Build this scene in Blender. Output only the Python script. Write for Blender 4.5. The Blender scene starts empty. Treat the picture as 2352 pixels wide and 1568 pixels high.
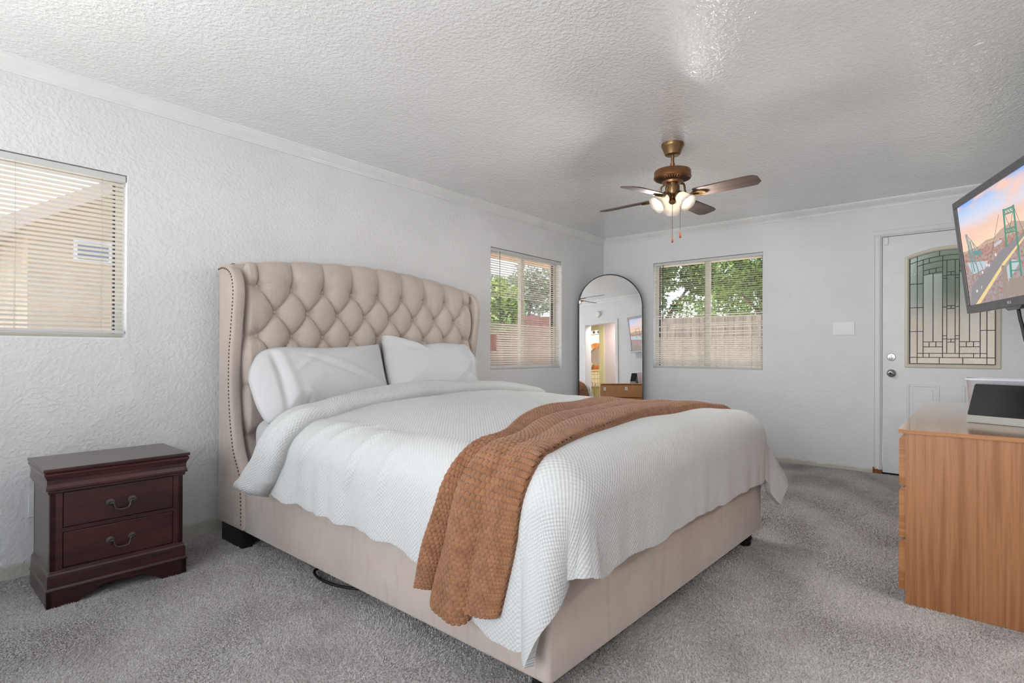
import bpy, bmesh, math, random
import numpy as np
from mathutils import Vector, Matrix
random.seed(7); RNG = np.random.default_rng(11)
C = bpy.context.scene.collection
PI = math.pi
S = bpy.context.scene
# ------------------------------------------------------------------ camera
f_px = 1258.19
cd = bpy.data.cameras.new('camera'); cam = bpy.data.objects.new('camera', cd); C.objects.link(cam)
cd.sensor_width = 36.0; cd.sensor_fit = 'HORIZONTAL'; cd.lens = f_px / 2352 * 36.0
cd.shift_y = 20.007 / 2352; cd.clip_start = .02; cd.clip_end = 200
rx = Vector((0.642964, -0.765887, 0.003811)); up = Vector((-0.004163, 0.001481, 0.99999)); fw = Vector((0.765885, 0.642973, 0.002237))
M = Matrix(((rx.x, up.x, -fw.x, 0), (rx.y, up.y, -fw.y, 0), (rx.z, up.z, -fw.z, 1.0383), (0, 0, 0, 1)))
cam.matrix_world = M
S.camera = cam
# ------------------------------------------------------------------ exposure
S.view_settings.view_transform = 'Standard'; S.view_settings.look = 'None'
S.view_settings.gamma = 1.0; S.view_settings.use_curve_mapping = False
S.view_settings.exposure = 0.0
cy = S.cycles; cy.max_bounces = 8; cy.diffuse_bounces = 3; cy.glossy_bounces = 4; cy.transmission_bounces = 6; cy.transparent_max_bounces = 14; cy.caustics_reflective = False; cy.caustics_refractive = False; cy.adaptive_threshold = .04
# ------------------------------------------------------------------ sky and sun
w = bpy.data.worlds.new('sky'); S.world = w; w.use_nodes = True
wn = w.node_tree.nodes; wl = w.node_tree.links
bg = wn['Background']; bg.inputs['Strength'].default_value = 2.0
tc = wn.new('ShaderNodeTexCoord'); sx = wn.new('ShaderNodeSeparateXYZ'); rp = wn.new('ShaderNodeValToRGB')
wl.new(tc.outputs['Generated'], sx.inputs[0]); wl.new(sx.outputs['Z'], rp.inputs[0]); wl.new(rp.outputs[0], bg.inputs['Color'])
rp.color_ramp.elements[0].position = 0.0; rp.color_ramp.elements[0].color = (.80, .86, .95, 1)
rp.color_ramp.elements[1].position = .7; rp.color_ramp.elements[1].color = (.50, .66, .92, 1)
sd = bpy.data.lights.new('sun', 'SUN'); sun = bpy.data.objects.new('sun', sd); C.objects.link(sun)
sd.energy = 11.0; sd.angle = .02; sd.color = (1, .96, .88)
sun.rotation_euler = Vector((.17, .13, -1.0)).to_track_quat('-Z', 'Y').to_euler()
def area(name, loc, direction, sx_, sy_, watts, color, spread=180):
    l = bpy.data.lights.new(name, 'AREA'); l.shape = 'RECTANGLE'; l.size = sx_; l.size_y = sy_; l.energy = watts; l.color = color; l.spread = math.radians(spread)
    o = bpy.data.objects.new(name, l); C.objects.link(o); o.location = loc
    o.rotation_euler = Vector(direction).to_track_quat('-Z', 'Z').to_euler()
    return o
XC, YA, XB, YD, HC = -1.30, 3.332, 5.648, -0.50, 2.355     # room: back, headboard wall, far wall, dresser wall, ceiling
# unseen fill lights added to brighten the room, set in the back-wall openings
area('added_fill_near', (XC - .02, .55, 1.35), (1, .08, .10), 1.3, 1.4, 28, (.96, .98, 1), 110)
area('added_fill_far', (XC - .02, 2.30, 1.35), (1, -.33, .8), 1.3, 1.4, 33, (.97, .985, 1), 150)

# ------------------------------------------------------------------ materials
def lin(c):
    return tuple((x / 12.92 if x <= .04045 else ((x + .055) / 1.055) ** 2.4) for x in (v / 255 for v in c)) + (1,)
MATS = {}
class NT:
    def __init__(s, name):
        s.m = bpy.data.materials.new(name); s.m.use_nodes = True; s.t = s.m.node_tree
        s.b = s.t.nodes['Principled BSDF']; s.out = s.t.nodes['Material Output']
    def n(s, typ, **kw):
        x = s.t.nodes.new('ShaderNode' + typ)
        for k, v in kw.items(): setattr(x, k, v)
        return x
    def l(s, a, b): s.t.links.new(a, b)
    def coord(s, which='Object', scale=(1, 1, 1)):
        t = s.n('TexCoord'); m = s.n('Mapping'); m.inputs['Scale'].default_value = scale
        s.l(t.outputs[which], m.inputs[0]); return m.outputs[0]
    def noise(s, vec, scale, detail=3, rough=.55):
        x = s.n('TexNoise'); x.inputs['Scale'].default_value = scale; x.inputs['Detail'].default_value = detail; x.inputs['Roughness'].default_value = rough
        if vec is not None: s.l(vec, x.inputs['Vector'])
        return x.outputs['Fac']
    def ramp(s, fac, stops):
        r = s.n('ValToRGB'); e = r.color_ramp.elements
        while len(e) > 1: e.remove(e[-1])
        e[0].position = stops[0][0]; e[0].color = stops[0][1]
        for p, c in stops[1:]:
            q = e.new(p); q.color = c
        s.l(fac, r.inputs[0]); return r.outputs[0]
    def mix(s, fac, a, b, blend='MIX'):
        x = s.n('MixRGB', blend_type=blend)
        for i, v in ((0, fac), (1, a), (2, b)):
            if hasattr(v, 'is_output'): s.l(v, x.inputs[i])
            else: x.inputs[i].default_value = v
        return x.outputs[0]
    def math(s, op, a, b=0.0, clamp=False):
        x = s.n('Math', operation=op); x.use_clamp = clamp
        for i, v in ((0, a), (1, b)):
            if hasattr(v, 'is_output'): s.l(v, x.inputs[i])
            else: x.inputs[i].default_value = v
        return x.outputs[0]
    def bump(s, h, strength=.3, dist=.01):
        x = s.n('Bump'); x.inputs['Strength'].default_value = strength; x.inputs['Distance'].default_value = dist
        s.l(h, x.inputs['Height']); s.l(x.outputs[0], s.b.inputs['Normal']); return x
    def set(s, **kw):
        for k, v in kw.items():
            i = s.b.inputs[k.replace('_', ' ')]
            if hasattr(v, 'is_output'): s.l(v, i)
            else: i.default_value = v
        return s
def simple(name, rgb, rough=.5, metal=0, nscale=0, namp=.08, bump=0, bscale=200, bdist=.002, **kw):
    t = NT(name); col = lin(rgb)
    if nscale:
        f = t.noise(t.coord(), nscale, 4)
        d = tuple(max(0, c * (1 - namp * 2)) for c in col[:3]) + (1,); u = tuple(min(1, c * (1 + namp * 2)) for c in col[:3]) + (1,)
        t.set(Base_Color=t.ramp(f, [(.3, d), (.7, u)]))
    else: t.set(Base_Color=col)
    t.set(Roughness=rough, Metallic=metal, **kw)
    if bump: t.bump(t.noise(t.coord(), bscale, 3), bump, bdist)
    MATS[name] = t.m; return t.m
def wallpaint(name, rgb, strip, s1=58., amp=.5, rough=.5, stripz=.07):
    t = NT(name); v = t.coord(); col = lin(rgb)
    n1 = t.noise(v, s1, 3, .5); n2 = t.noise(t.coord(scale=(1, 1, 1.7)), s1 * .34, 2, .5); n3 = t.noise(v, 240, 2)
    h = t.math('ADD', t.math('MULTIPLY', t.ramp(n1, [(.40, (0, 0, 0, 1)), (.66, (1, 1, 1, 1))]), .8), t.math('MULTIPLY', n2, .9))
    h = t.math('ADD', h, t.math('MULTIPLY', n3, .12))
    t.bump(h, amp, .0035)
    stain = t.ramp(t.noise(v, 1.7, 5, .6), [(.30, (.93, .93, .92, 1)), (.62, (1, 1, 1, 1))])
    base = t.mix(1.0, col, stain, 'MULTIPLY')
    if strip:
        sz = t.n('SeparateXYZ'); t.l(v, sz.inputs[0])
        z = t.math('ADD', sz.outputs['Z'], t.math('MULTIPLY', t.math('SUBTRACT', t.noise(v, 9, 4), .5), .05))
        k = t.ramp(z, [(stripz - .012, (1, 1, 1, 1)), (stripz + .006, (0, 0, 0, 1))])
        base = t.mix(k, base, lin((206, 202, 190)))
    t.set(Base_Color=base, Roughness=rough); t.b.inputs['Specular IOR Level'].default_value = .4
    MATS[name] = t.m; return t.m
M_wall = wallpaint('wall_paint', (236, 236, 236), True, amp=.5)
M_wallB = wallpaint('far_wall_paint', (236, 237, 238), True, amp=.36, stripz=.035)
M_ceil = wallpaint('ceiling_paint', (243, 243, 243), False, s1=66, amp=.5, rough=.14); MATS['ceiling_paint'].node_tree.nodes['Principled BSDF'].inputs['Specular IOR Level'].default_value = .7
_pc = MATS['ceiling_paint'].node_tree.nodes['Principled BSDF']; _pc.inputs['Coat Weight'].default_value = 1.0; _pc.inputs['Coat Roughness'].default_value = .12
MATS['ceiling_paint'].node_tree.links.new([n for n in MATS['ceiling_paint'].node_tree.nodes if n.type == 'BUMP'][0].outputs[0], _pc.inputs['Coat Normal'])
M_trim = simple('trim_paint', (236, 236, 235), .4, nscale=6, namp=.02)
M_white = simple('white_paint', (238, 238, 236), .42)
M_plastic = simple('white_plastic', (236, 236, 234), .35)
def carpet():
    t = NT('carpet_pile'); v = t.coord()
    fine = t.noise(v, 190, 3, .75); mid = t.noise(t.coord(scale=(1, 1.3, 1)), 60, 4, .7); big = t.noise(v, 3.2, 5, .62); wisp = t.noise(t.coord(scale=(2.2, .8, 1)), 5, 5, .7)
    c = t.ramp(fine, [(.28, lin((158, 152, 150))), (.5, lin((228, 222, 220))), (.72, lin((252, 248, 246)))])
    c = t.mix(.55, c, t.ramp(mid, [(.34, (.50, .49, .485, 1)), (.60, (1, 1, 1, 1))]), 'MULTIPLY')
    c = t.mix(.8, c, t.ramp(big, [(.32, (.78, .76, .75, 1)), (.54, (1, 1, 1, 1))]), 'MULTIPLY')
    c = t.mix(.6, c, t.ramp(wisp, [(.28, (.74, .72, .71, 1)), (.44, (1, 1, 1, 1))]), 'MULTIPLY')
    t.set(Base_Color=c, Roughness=.95); t.b.inputs['Specular IOR Level'].default_value = .1
    t.b.inputs['Sheen Weight'].default_value = .15; t.b.inputs['Sheen Roughness'].default_value = .6
    h = t.math('ADD', t.math('MULTIPLY', fine, .7), t.math('MULTIPLY', mid, 1.0))
    t.bump(h, .9, .012); return t.m
M_carpet = carpet()
def wood(name, c1, c2, axis='Z', scale=1., rough=.4, coat=0., ringscale=7., spec=.5, bump=.05):
    t = NT(name)
    sc = {'Z': (ringscale, ringscale, .55), 'X': (.55, ringscale, ringscale), 'Y': (ringscale, .55, ringscale)}[axis]
    sc = tuple(a * scale for a in sc); v = t.coord(scale=sc)
    n = t.n('TexNoise'); n.inputs['Scale'].default_value = 1.6; n.inputs['Detail'].default_value = 6; n.inputs['Roughness'].default_value = .62; n.inputs['Distortion'].default_value = .5
    t.l(v, n.inputs['Vector'])
    g = t.n('TexWave', wave_type='BANDS'); g.bands_direction = {'Z': 'X', 'X': 'Y', 'Y': 'X'}[axis]
    g.inputs['Scale'].default_value = 2.2; g.inputs['Distortion'].default_value = 9; g.inputs['Detail'].default_value = 4; g.inputs['Detail Scale'].default_value = 1.2
    t.l(v, g.inputs['Vector'])
    v2 = t.coord(scale=tuple((a * 9 if a > 1 * scale else a * 4) for a in sc)); pores = t.noise(v2, 2.0, 3, .7)
    f = t.math('ADD', t.math('MULTIPLY', n.outputs['Fac'], .65), t.math('MULTIPLY', g.outputs['Fac'], .35))
    c = t.ramp(f, [(.28, lin(c1)), (.72, lin(c2))])
    c = t.mix(.55, c, t.ramp(pores, [(.30, (.62, .56, .52, 1)), (.52, (1, 1, 1, 1))]), 'MULTIPLY')
    t.set(Base_Color=c, Roughness=rough); t.b.inputs['Coat Weight'].default_value = coat; t.b.inputs['Coat Roughness'].default_value = .12
    t.b.inputs['Specular IOR Level'].default_value = spec
    t.bump(pores, bump, .002); MATS[name] = t.m; return t.m
M_oak = wood('oak_veneer', (150, 99, 60), (174, 122, 80), 'Z', 1., .42, 0, 14)
M_oakx = wood('oak_veneer_top', (180, 126, 84), (204, 152, 108), 'X', 1., .2, 1.0, 9, spec=.9, bump=.5)
M_oaky = wood('oak_edge', (156, 102, 58), (180, 126, 78), 'Y', 1., .42, 0, 9)
M_cherry = wood('cherry_wood', (44, 17, 18), (72, 27, 26), 'X', 1., .3, .35, 5, bump=.02)
M_blade = wood('fan_blade_wood', (74, 60, 55), (106, 88, 80), 'X', 1., .55, 0, 16)
M_brass = simple('antique_brass', (134, 108, 74), .33, .9, nscale=12, namp=.1)
M_copper = simple('aged_copper', (150, 108, 74), .34, .9, nscale=12, namp=.1)
M_pewter = simple('dark_pewter', (92, 86, 80), .38, .85)
M_nickel = simple('satin_nickel', (190, 186, 180), .28, .95)
M_black = simple('black_plastic', (22, 22, 24), .4)
M_blackwood = simple('black_wood', (20, 18, 18), .45, nscale=30, namp=.2)
M_darkvoid = simple('dark_gap', (14, 12, 12), .8)
M_gray = simple('dark_grey_bezel', (84, 83, 84), .32, nscale=30, namp=.1)
M_silver = simple('silver_plastic', (168, 168, 160), .4, .2)
M_gloss = simple('glossy_black', (14, 17, 18), .06)
M_sheet = simple('cotton_sheet', (206, 206, 210), .85, bump=.15, bscale=90, bdist=.004)
M_pillow = simple('cotton_pillowcase', (207, 207, 208), .85, bump=.25, bscale=16, bdist=.012)
M_cream = simple('cream_frame', (226, 219, 200), .35)
def velvet():
    t = NT('velvet_upholstery'); v = t.coord()
    n = t.noise(v, 5, 4, .6); streak = t.noise(t.coord(scale=(9, 9, 1.6)), 2.2, 4, .65)
    c = t.ramp(n, [(.3, lin((186, 173, 162))), (.7, lin((197, 185, 175)))])
    c = t.mix(.55, c, t.ramp(streak, [(.24, (.74, .70, .68, 1)), (.44, (1, 1, 1, 1))]), 'MULTIPLY')
    t.set(Base_Color=c, Roughness=.85); t.b.inputs['Sheen Weight'].default_value = .55; t.b.inputs['Sheen Roughness'].default_value = .35
    t.b.inputs['Specular IOR Level'].default_value = .15
    t.bump(t.noise(v, 420, 2), .15, .001); return t.m
M_velvet = velvet()
def waffle():
    t = NT('waffle_weave'); uv = t.n('TexCoord'); sp = t.n('SeparateXYZ'); t.l(uv.outputs['UV'], sp.inputs[0])
    k = 2 * PI / .0145
    a = t.math('SINE', t.math('MULTIPLY', sp.outputs['X'], k)); b = t.math('SINE', t.math('MULTIPLY', sp.outputs['Y'], k))
    h = t.math('MULTIPLY', a, b); h2 = t.noise(t.coord(), 22, 3)
    c = t.ramp(t.math('ADD', t.math('MULTIPLY', h, .5), .5), [(.0, lin((194, 195, 195))), (.7, lin((198, 198, 197)))])
    t.set(Base_Color=c, Roughness=.9); t.b.inputs['Specular IOR Level'].default_value = .15
    t.bump(t.math('ADD', h, t.math('MULTIPLY', h2, 1.3)), .32, .004); return t.m
M_waffle = waffle()
def knitmat():
    t = NT('rust_knit_wool'); v = t.coord()
    n = t.noise(v, 30, 4); f = t.noise(v, 700, 2)
    c = t.ramp(n, [(.3, lin((134, 90, 62))), (.7, lin((160, 113, 80)))])
    c = t.mix(.5, c, t.ramp(f, [(.3, (.6, .58, .56, 1)), (.65, (1, 1, 1, 1))]), 'MULTIPLY')
    t.set(Base_Color=c, Roughness=.95); t.b.inputs['Sheen Weight'].default_value = .25; t.b.inputs['Specular IOR Level'].default_value = .1
    t.bump(f, .5, .002); return t.m
M_knit = knitmat()
def glass(name, tint=(1, 1, 1, 1), spec=.12, rough=.0):
    m = bpy.data.materials.new(name); m.use_nodes = True; t = m.node_tree; t.nodes.clear()
    o = t.nodes.new('ShaderNodeOutputMaterial'); tr = t.nodes.new('ShaderNodeBsdfTransparent'); g = t.nodes.new('ShaderNodeBsdfGlossy'); mx = t.nodes.new('ShaderNodeMixShader')
    lw = t.nodes.new('ShaderNodeLayerWeight'); p5 = t.nodes.new('ShaderNodeMath'); p5.operation = 'POWER'; p5.inputs[1].default_value = 5.0
    fr = t.nodes.new('ShaderNodeMath'); fr.operation = 'MULTIPLY_ADD'; fr.inputs[1].default_value = .85; fr.inputs[2].default_value = .025
    t.links.new(lw.outputs['Facing'], p5.inputs[0]); t.links.new(p5.outputs[0], fr.inputs[0])
    tr.inputs[0].default_value = tint; g.inputs['Roughness'].default_value = rough
    t.links.new(fr.outputs[0], mx.inputs[0]); t.links.new(tr.outputs[0], mx.inputs[1]); t.links.new(g.outputs[0], mx.inputs[2]); t.links.new(mx.outputs[0], o.inputs[0]); return m
M_glass = glass('window_glass')
def obscured(name, scale, dist, rough):
    t = NT(name); t.set(Base_Color=(.93, .96, .94, 1), Roughness=rough, Transmission_Weight=1.0, IOR=1.2)
    t.bump(t.noise(t.coord(), scale, 3), .6, dist); return t.m
M_texglass = obscured('pebbled_glass', 95, .006, .12)
M_frost = obscured('frosted_glass', 30, .002, .5)
def slatmat():
    m = bpy.data.materials.new('blind_slat_vinyl'); m.use_nodes = True; t = m.node_tree; t.nodes.clear()
    o = t.nodes.new('ShaderNodeOutputMaterial'); d = t.nodes.new('ShaderNodeBsdfDiffuse'); tr = t.nodes.new('ShaderNodeBsdfTranslucent'); mx = t.nodes.new('ShaderNodeMixShader')
    d.inputs[0].default_value = lin((240, 238, 232)); tr.inputs[0].default_value = lin((244, 238, 226)); mx.inputs[0].default_value = .48
    t.links.new(d.outputs[0], mx.inputs[1]); t.links.new(tr.outputs[0], mx.inputs[2]); t.links.new(mx.outputs[0], o.inputs[0]); return m
M_slat = slatmat()
def shademat():
    m = bpy.data.materials.new('frosted_lamp_glass'); m.use_nodes = True; t = m.node_tree; t.nodes.clear()
    o = t.nodes.new('ShaderNodeOutputMaterial'); d = t.nodes.new('ShaderNodeBsdfDiffuse'); tr = t.nodes.new('ShaderNodeBsdfTranslucent'); mx = t.nodes.new('ShaderNodeMixShader')
    g = t.nodes.new('ShaderNodeBsdfGlossy'); g.inputs['Roughness'].default_value = .25; m2 = t.nodes.new('ShaderNodeMixShader'); m2.inputs[0].default_value = .06
    d.inputs[0].default_value = lin((250, 246, 242)); tr.inputs[0].default_value = lin((255, 250, 244)); mx.inputs[0].default_value = .55
    t.links.new(d.outputs[0], mx.inputs[1]); t.links.new(tr.outputs[0], mx.inputs[2]); t.links.new(mx.outputs[0], m2.inputs[1]); t.links.new(g.outputs[0], m2.inputs[2]); t.links.new(m2.outputs[0], o.inputs[0]); return m
M_shade = shademat()
def emit(name, rgb, k=1.):
    m = bpy.data.materials.new(name); m.use_nodes = True; t = m.node_tree; t.nodes.clear()
    o = t.nodes.new('ShaderNodeOutputMaterial'); e = t.nodes.new('ShaderNodeEmission'); e.inputs[0].default_value = lin(rgb); e.inputs[1].default_value = k
    t.links.new(e.outputs[0], o.inputs[0]); return m
M_bulb = emit('lit_bulb', (255, 238, 212), 22)
def mirrormat():
    t = NT('mirror_silver'); t.set(Base_Color=(.93, .94, .94, 1), Metallic=1.0, Roughness=0.0); return t.m
M_mirror = mirrormat()
def leafmat(name, a, b):
    t = NT(name); f = t.noise(t.coord(), 9, 3)
    t.set(Base_Color=t.ramp(f, [(.3, lin(a)), (.7, lin(b))]), Roughness=.5); t.b.inputs['Subsurface Weight'].default_value = 0
    tr = t.n('BsdfTranslucent'); tr.inputs[0].default_value = lin(b); mx = t.n('MixShader'); mx.inputs[0].default_value = .3
    t.l(t.b.outputs[0], mx.inputs[1]); t.l(tr.outputs[0], mx.inputs[2]); t.l(mx.outputs[0], t.out.inputs[0]); return t.m

# ------------------------------------------------------------------ mesh builder
class B:
    def __init__(s): s.bm = bmesh.new()
    def box(s, x0, x1, y0, y1, z0, z1, bev=0., seg=2):
        b = bmesh.new(); bmesh.ops.create_cube(b, size=1)
        for v in b.verts: v.co = Vector(((x0 + x1) / 2 + v.co.x * (x1 - x0), (y0 + y1) / 2 + v.co.y * (y1 - y0), (z0 + z1) / 2 + v.co.z * (z1 - z0)))
        if bev: bmesh.ops.bevel(b, geom=b.edges[:], offset=bev, segments=seg, affect='EDGES', profile=.5)
        return s.merge(b)
    def merge(s, b, mat=None):
        if mat is not None: b.transform(mat)
        me = bpy.data.meshes.new('t'); b.to_mesh(me); b.free(); s.bm.from_mesh(me); bpy.data.meshes.remove(me); return s
    def prism(s, pts, axis, a, b_, bev=0., seg=2, capbev=True):
        """pts: polygon in the two other axes (cyclic order x,y,z without axis), extruded from a to b_ along axis"""
        b = bmesh.new()
        def P(p, t): return {'X': (t, p[0], p[1]), 'Y': (p[0], t, p[1]), 'Z': (p[0], p[1], t)}[axis]
        A = [b.verts.new(P(p, a)) for p in pts]; D = [b.verts.new(P(p, b_)) for p in pts]; n = len(pts)
        b.faces.new(A); b.faces.new(D[::-1])
        for i in range(n): b.faces.new((A[(i + 1) % n], A[i], D[i], D[(i + 1) % n]))
        bmesh.ops.recalc_face_normals(b, faces=b.faces[:])
        if bev:
            caps = set(); b.edges.ensure_lookup_table()
            ed = [e for e in b.edges if abs({'X': e.verts[0].co.x - e.verts[1].co.x, 'Y': e.verts[0].co.y - e.verts[1].co.y, 'Z': e.verts[0].co.z - e.verts[1].co.z}[axis]) < 1e-9] if capbev else b.edges[:]
            bmesh.ops.bevel(b, geom=ed, offset=bev, segments=seg, affect='EDGES', profile=.5)
        return s.merge(b)
    def lathe(s, prof, seg=32, origin=(0, 0, 0), mat=None, ripple=0, nrip=0, mod=None):
        b = bmesh.new(); rings = []
        for k, (r, z) in enumerate(prof):
            ring = []
            for i in range(seg):
                a = 2 * PI * i / seg; rr = max(r, 1e-5)
                if mod: rr *= mod(a, k / (len(prof) - 1))
                ring.append(b.verts.new((rr * math.cos(a), rr * math.sin(a), z)))
            rings.append(ring)
        for k in range(len(rings) - 1):
            for i in range(seg):
                b.faces.new((rings[k][i], rings[k][(i + 1) % seg], rings[k + 1][(i + 1) % seg], rings[k + 1][i]))
        bmesh.ops.remove_doubles(b, verts=b.verts[:], dist=1e-4)
        m = Matrix.Translation(origin)
        if mat is not None: m = mat
        return s.merge(b, m)
    def tube(s, pts, r, seg=8, cap=True):
        pts = [Vector(p) for p in pts]; b = bmesh.new(); rings = []; n0 = None
        rr = r if hasattr(r, '__len__') else [r] * len(pts)
        for i, p in enumerate(pts):
            t = (pts[min(i + 1, len(pts) - 1)] - pts[max(i - 1, 0)]).normalized()
            if n0 is None: n0 = t.orthogonal().normalized()
            n0 = (n0 - t * n0.dot(t)).normalized(); b0 = t.cross(n0)
            rings.append([b.verts.new(p + (n0 * math.cos(2 * PI * k / seg) + b0 * math.sin(2 * PI * k / seg)) * rr[i]) for k in range(seg)])
        for i in range(len(rings) - 1):
            for k in range(seg): b.faces.new((rings[i][k], rings[i][(k + 1) % seg], rings[i + 1][(k + 1) % seg], rings[i + 1][k]))
        if cap: b.faces.new(rings[0][::-1]); b.faces.new(rings[-1])
        return s.merge(b)
    def quad(s, a, b, c, d):
        s.bm.faces.new([s.bm.verts.new(p) for p in (a, b, c, d)]); return s
    def poly(s, pts):
        s.bm.faces.new([s.bm.verts.new(p) for p in pts]); return s
    def loft(s, rects):
        """rects: (x0,x1,y0,y1,z) stacked"""
        b = bmesh.new(); rings = [[b.verts.new(p) for p in ((x0, y0, z), (x1, y0, z), (x1, y1, z), (x0, y1, z))] for x0, x1, y0, y1, z in rects]
        for i in range(len(rings) - 1):
            for k in range(4): b.faces.new((rings[i][k], rings[i][(k + 1) % 4], rings[i + 1][(k + 1) % 4], rings[i + 1][k]))
        b.faces.new(rings[0][::-1]); b.faces.new(rings[-1]); return s.merge(b)
    def sphere(s, c, r, sc=(1, 1, 1), u=12, v=8):
        b = bmesh.new(); bmesh.ops.create_uvsphere(b, u_segments=u, v_segments=v, radius=r)
        return s.merge(b, Matrix.Translation(c) @ Matrix.Diagonal((*sc, 1)))
    def build(s, name, mat, parent=None, smooth=None, world=True):
        if smooth is not None:
            for e in s.bm.edges:
                e.smooth = not (len(e.link_faces) == 2 and e.calc_face_angle(0) > math.radians(smooth))
            for f in s.bm.faces: f.smooth = True
        if world and parent is not None:
            p = parent; off = Vector()
            while p is not None: off += p.location; p = p.parent
            for v in s.bm.verts: v.co -= off
        me = bpy.data.meshes.new(name); s.bm.to_mesh(me); s.bm.free()
        o = bpy.data.objects.new(name, me); C.objects.link(o)
        for m in (mat if isinstance(mat, (list, tuple)) else [mat]): me.materials.append(m)
        if parent is not None: o.parent = parent
        return o
def from_arrays(name, V, F, mat, parent=None, uv=None, smooth=True):
    V = np.asarray(V, float)
    if parent is not None:
        p = parent; off = np.zeros(3)
        while p is not None: off += np.array(p.location); p = p.parent
        V = V - off
    me = bpy.data.meshes.new(name); me.from_pydata(V.tolist(), [], np.asarray(F).tolist())
    if uv is not None:
        l = me.uv_layers.new(name='UVMap'); idx = np.empty(len(me.loops), np.int32); me.loops.foreach_get('vertex_index', idx)
        l.data.foreach_set('uv', np.asarray(uv, np.float32)[idx].ravel())
    if smooth: me.polygons.foreach_set('use_smooth', [True] * len(me.polygons))
    me.materials.append(mat); me.update()
    o = bpy.data.objects.new(name, me); C.objects.link(o)
    if parent is not None: o.parent = parent
    return o
def gridF(n, m, wrap=False):
    i, j = np.meshgrid(np.arange(n - 1), np.arange(m if wrap else m - 1), indexing='ij')
    j2 = (j + 1) % m
    return np.stack([i * m + j, (i + 1) * m + j, (i + 1) * m + j2, i * m + j2], -1).reshape(-1, 4)
def thing(name, label, cat, loc=(0, 0, 0), rotz=0, group=None):
    o = bpy.data.objects.new(name, None); C.objects.link(o); o.location = loc; o.rotation_euler = (0, 0, rotz); o.empty_display_size = .1
    o['label'] = label; o['category'] = cat
    if group: o['group'] = group
    return o
def tag(o, label, cat, group=None, kind=None):
    o['label'] = label; o['category'] = cat
    if group: o['group'] = group
    if kind: o['kind'] = kind
    return o
def struct(o, label=None, cat=None):
    o['kind'] = 'structure'
    if label: o['label'] = label; o['category'] = cat
    return o

# ================================================================== ROOM SHELL
TH = .16
def wall(name, axis, p0, p1, u0, u1, z0, z1, holes, mat):
    us = sorted({u0, u1, *[h[0] for h in holes], *[h[1] for h in holes]}); zs = sorted({z0, z1, *[h[2] for h in holes], *[h[3] for h in holes]})
    b = B()
    for i in range(len(us) - 1):
        run = None
        cells = []
        for j in range(len(zs) - 1):
            uc, zc = (us[i] + us[i + 1]) / 2, (zs[j] + zs[j + 1]) / 2
            solid = not any(h[0] < uc < h[1] and h[2] < zc < h[3] for h in holes)
            if solid and cells and cells[-1][1] == zs[j]: cells[-1][1] = zs[j + 1]
            elif solid: cells.append([zs[j], zs[j + 1]])
        for a, c in cells:
            if axis == 'Y': b.box(us[i], us[i + 1], p0, p1, a, c)
            else: b.box(p0, p1, us[i], us[i + 1], a, c)
    return struct(b.build(name, mat))
W1 = (-.30, .883, 1.093, 1.935); W2 = (3.665, 4.787, .862, 1.987); W3 = (1.558, 2.702, .855, 2.017)
DOOR = (-.338, .600, -.05, 2.042)
wall('wall_left', 'Y', YA, YA + TH, XC - TH, XB + TH, -.05, HC + .05, [W1, W2], M_wall)
wall('wall_far', 'X', XB, XB + TH, YD - TH, YA, -.05, HC + .05, [W3, DOOR], M_wallB)
wall('wall_right', 'Y', YD - TH, YD, XC - TH, XB, -.05, HC + .05, [(1.822, 2.563, -.05, 1.885)], M_wallB)
wall('wall_back', 'X', XC - TH, XC, YD, YA, -.05, HC + .05, [(-.12, 1.22, .62, 2.08), (1.62, 2.98, .62, 2.08)], M_wall)
floor = struct(B().box(XC, XB, YD - TH, YA, -.06, 0).build('floor', M_carpet))
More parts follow.
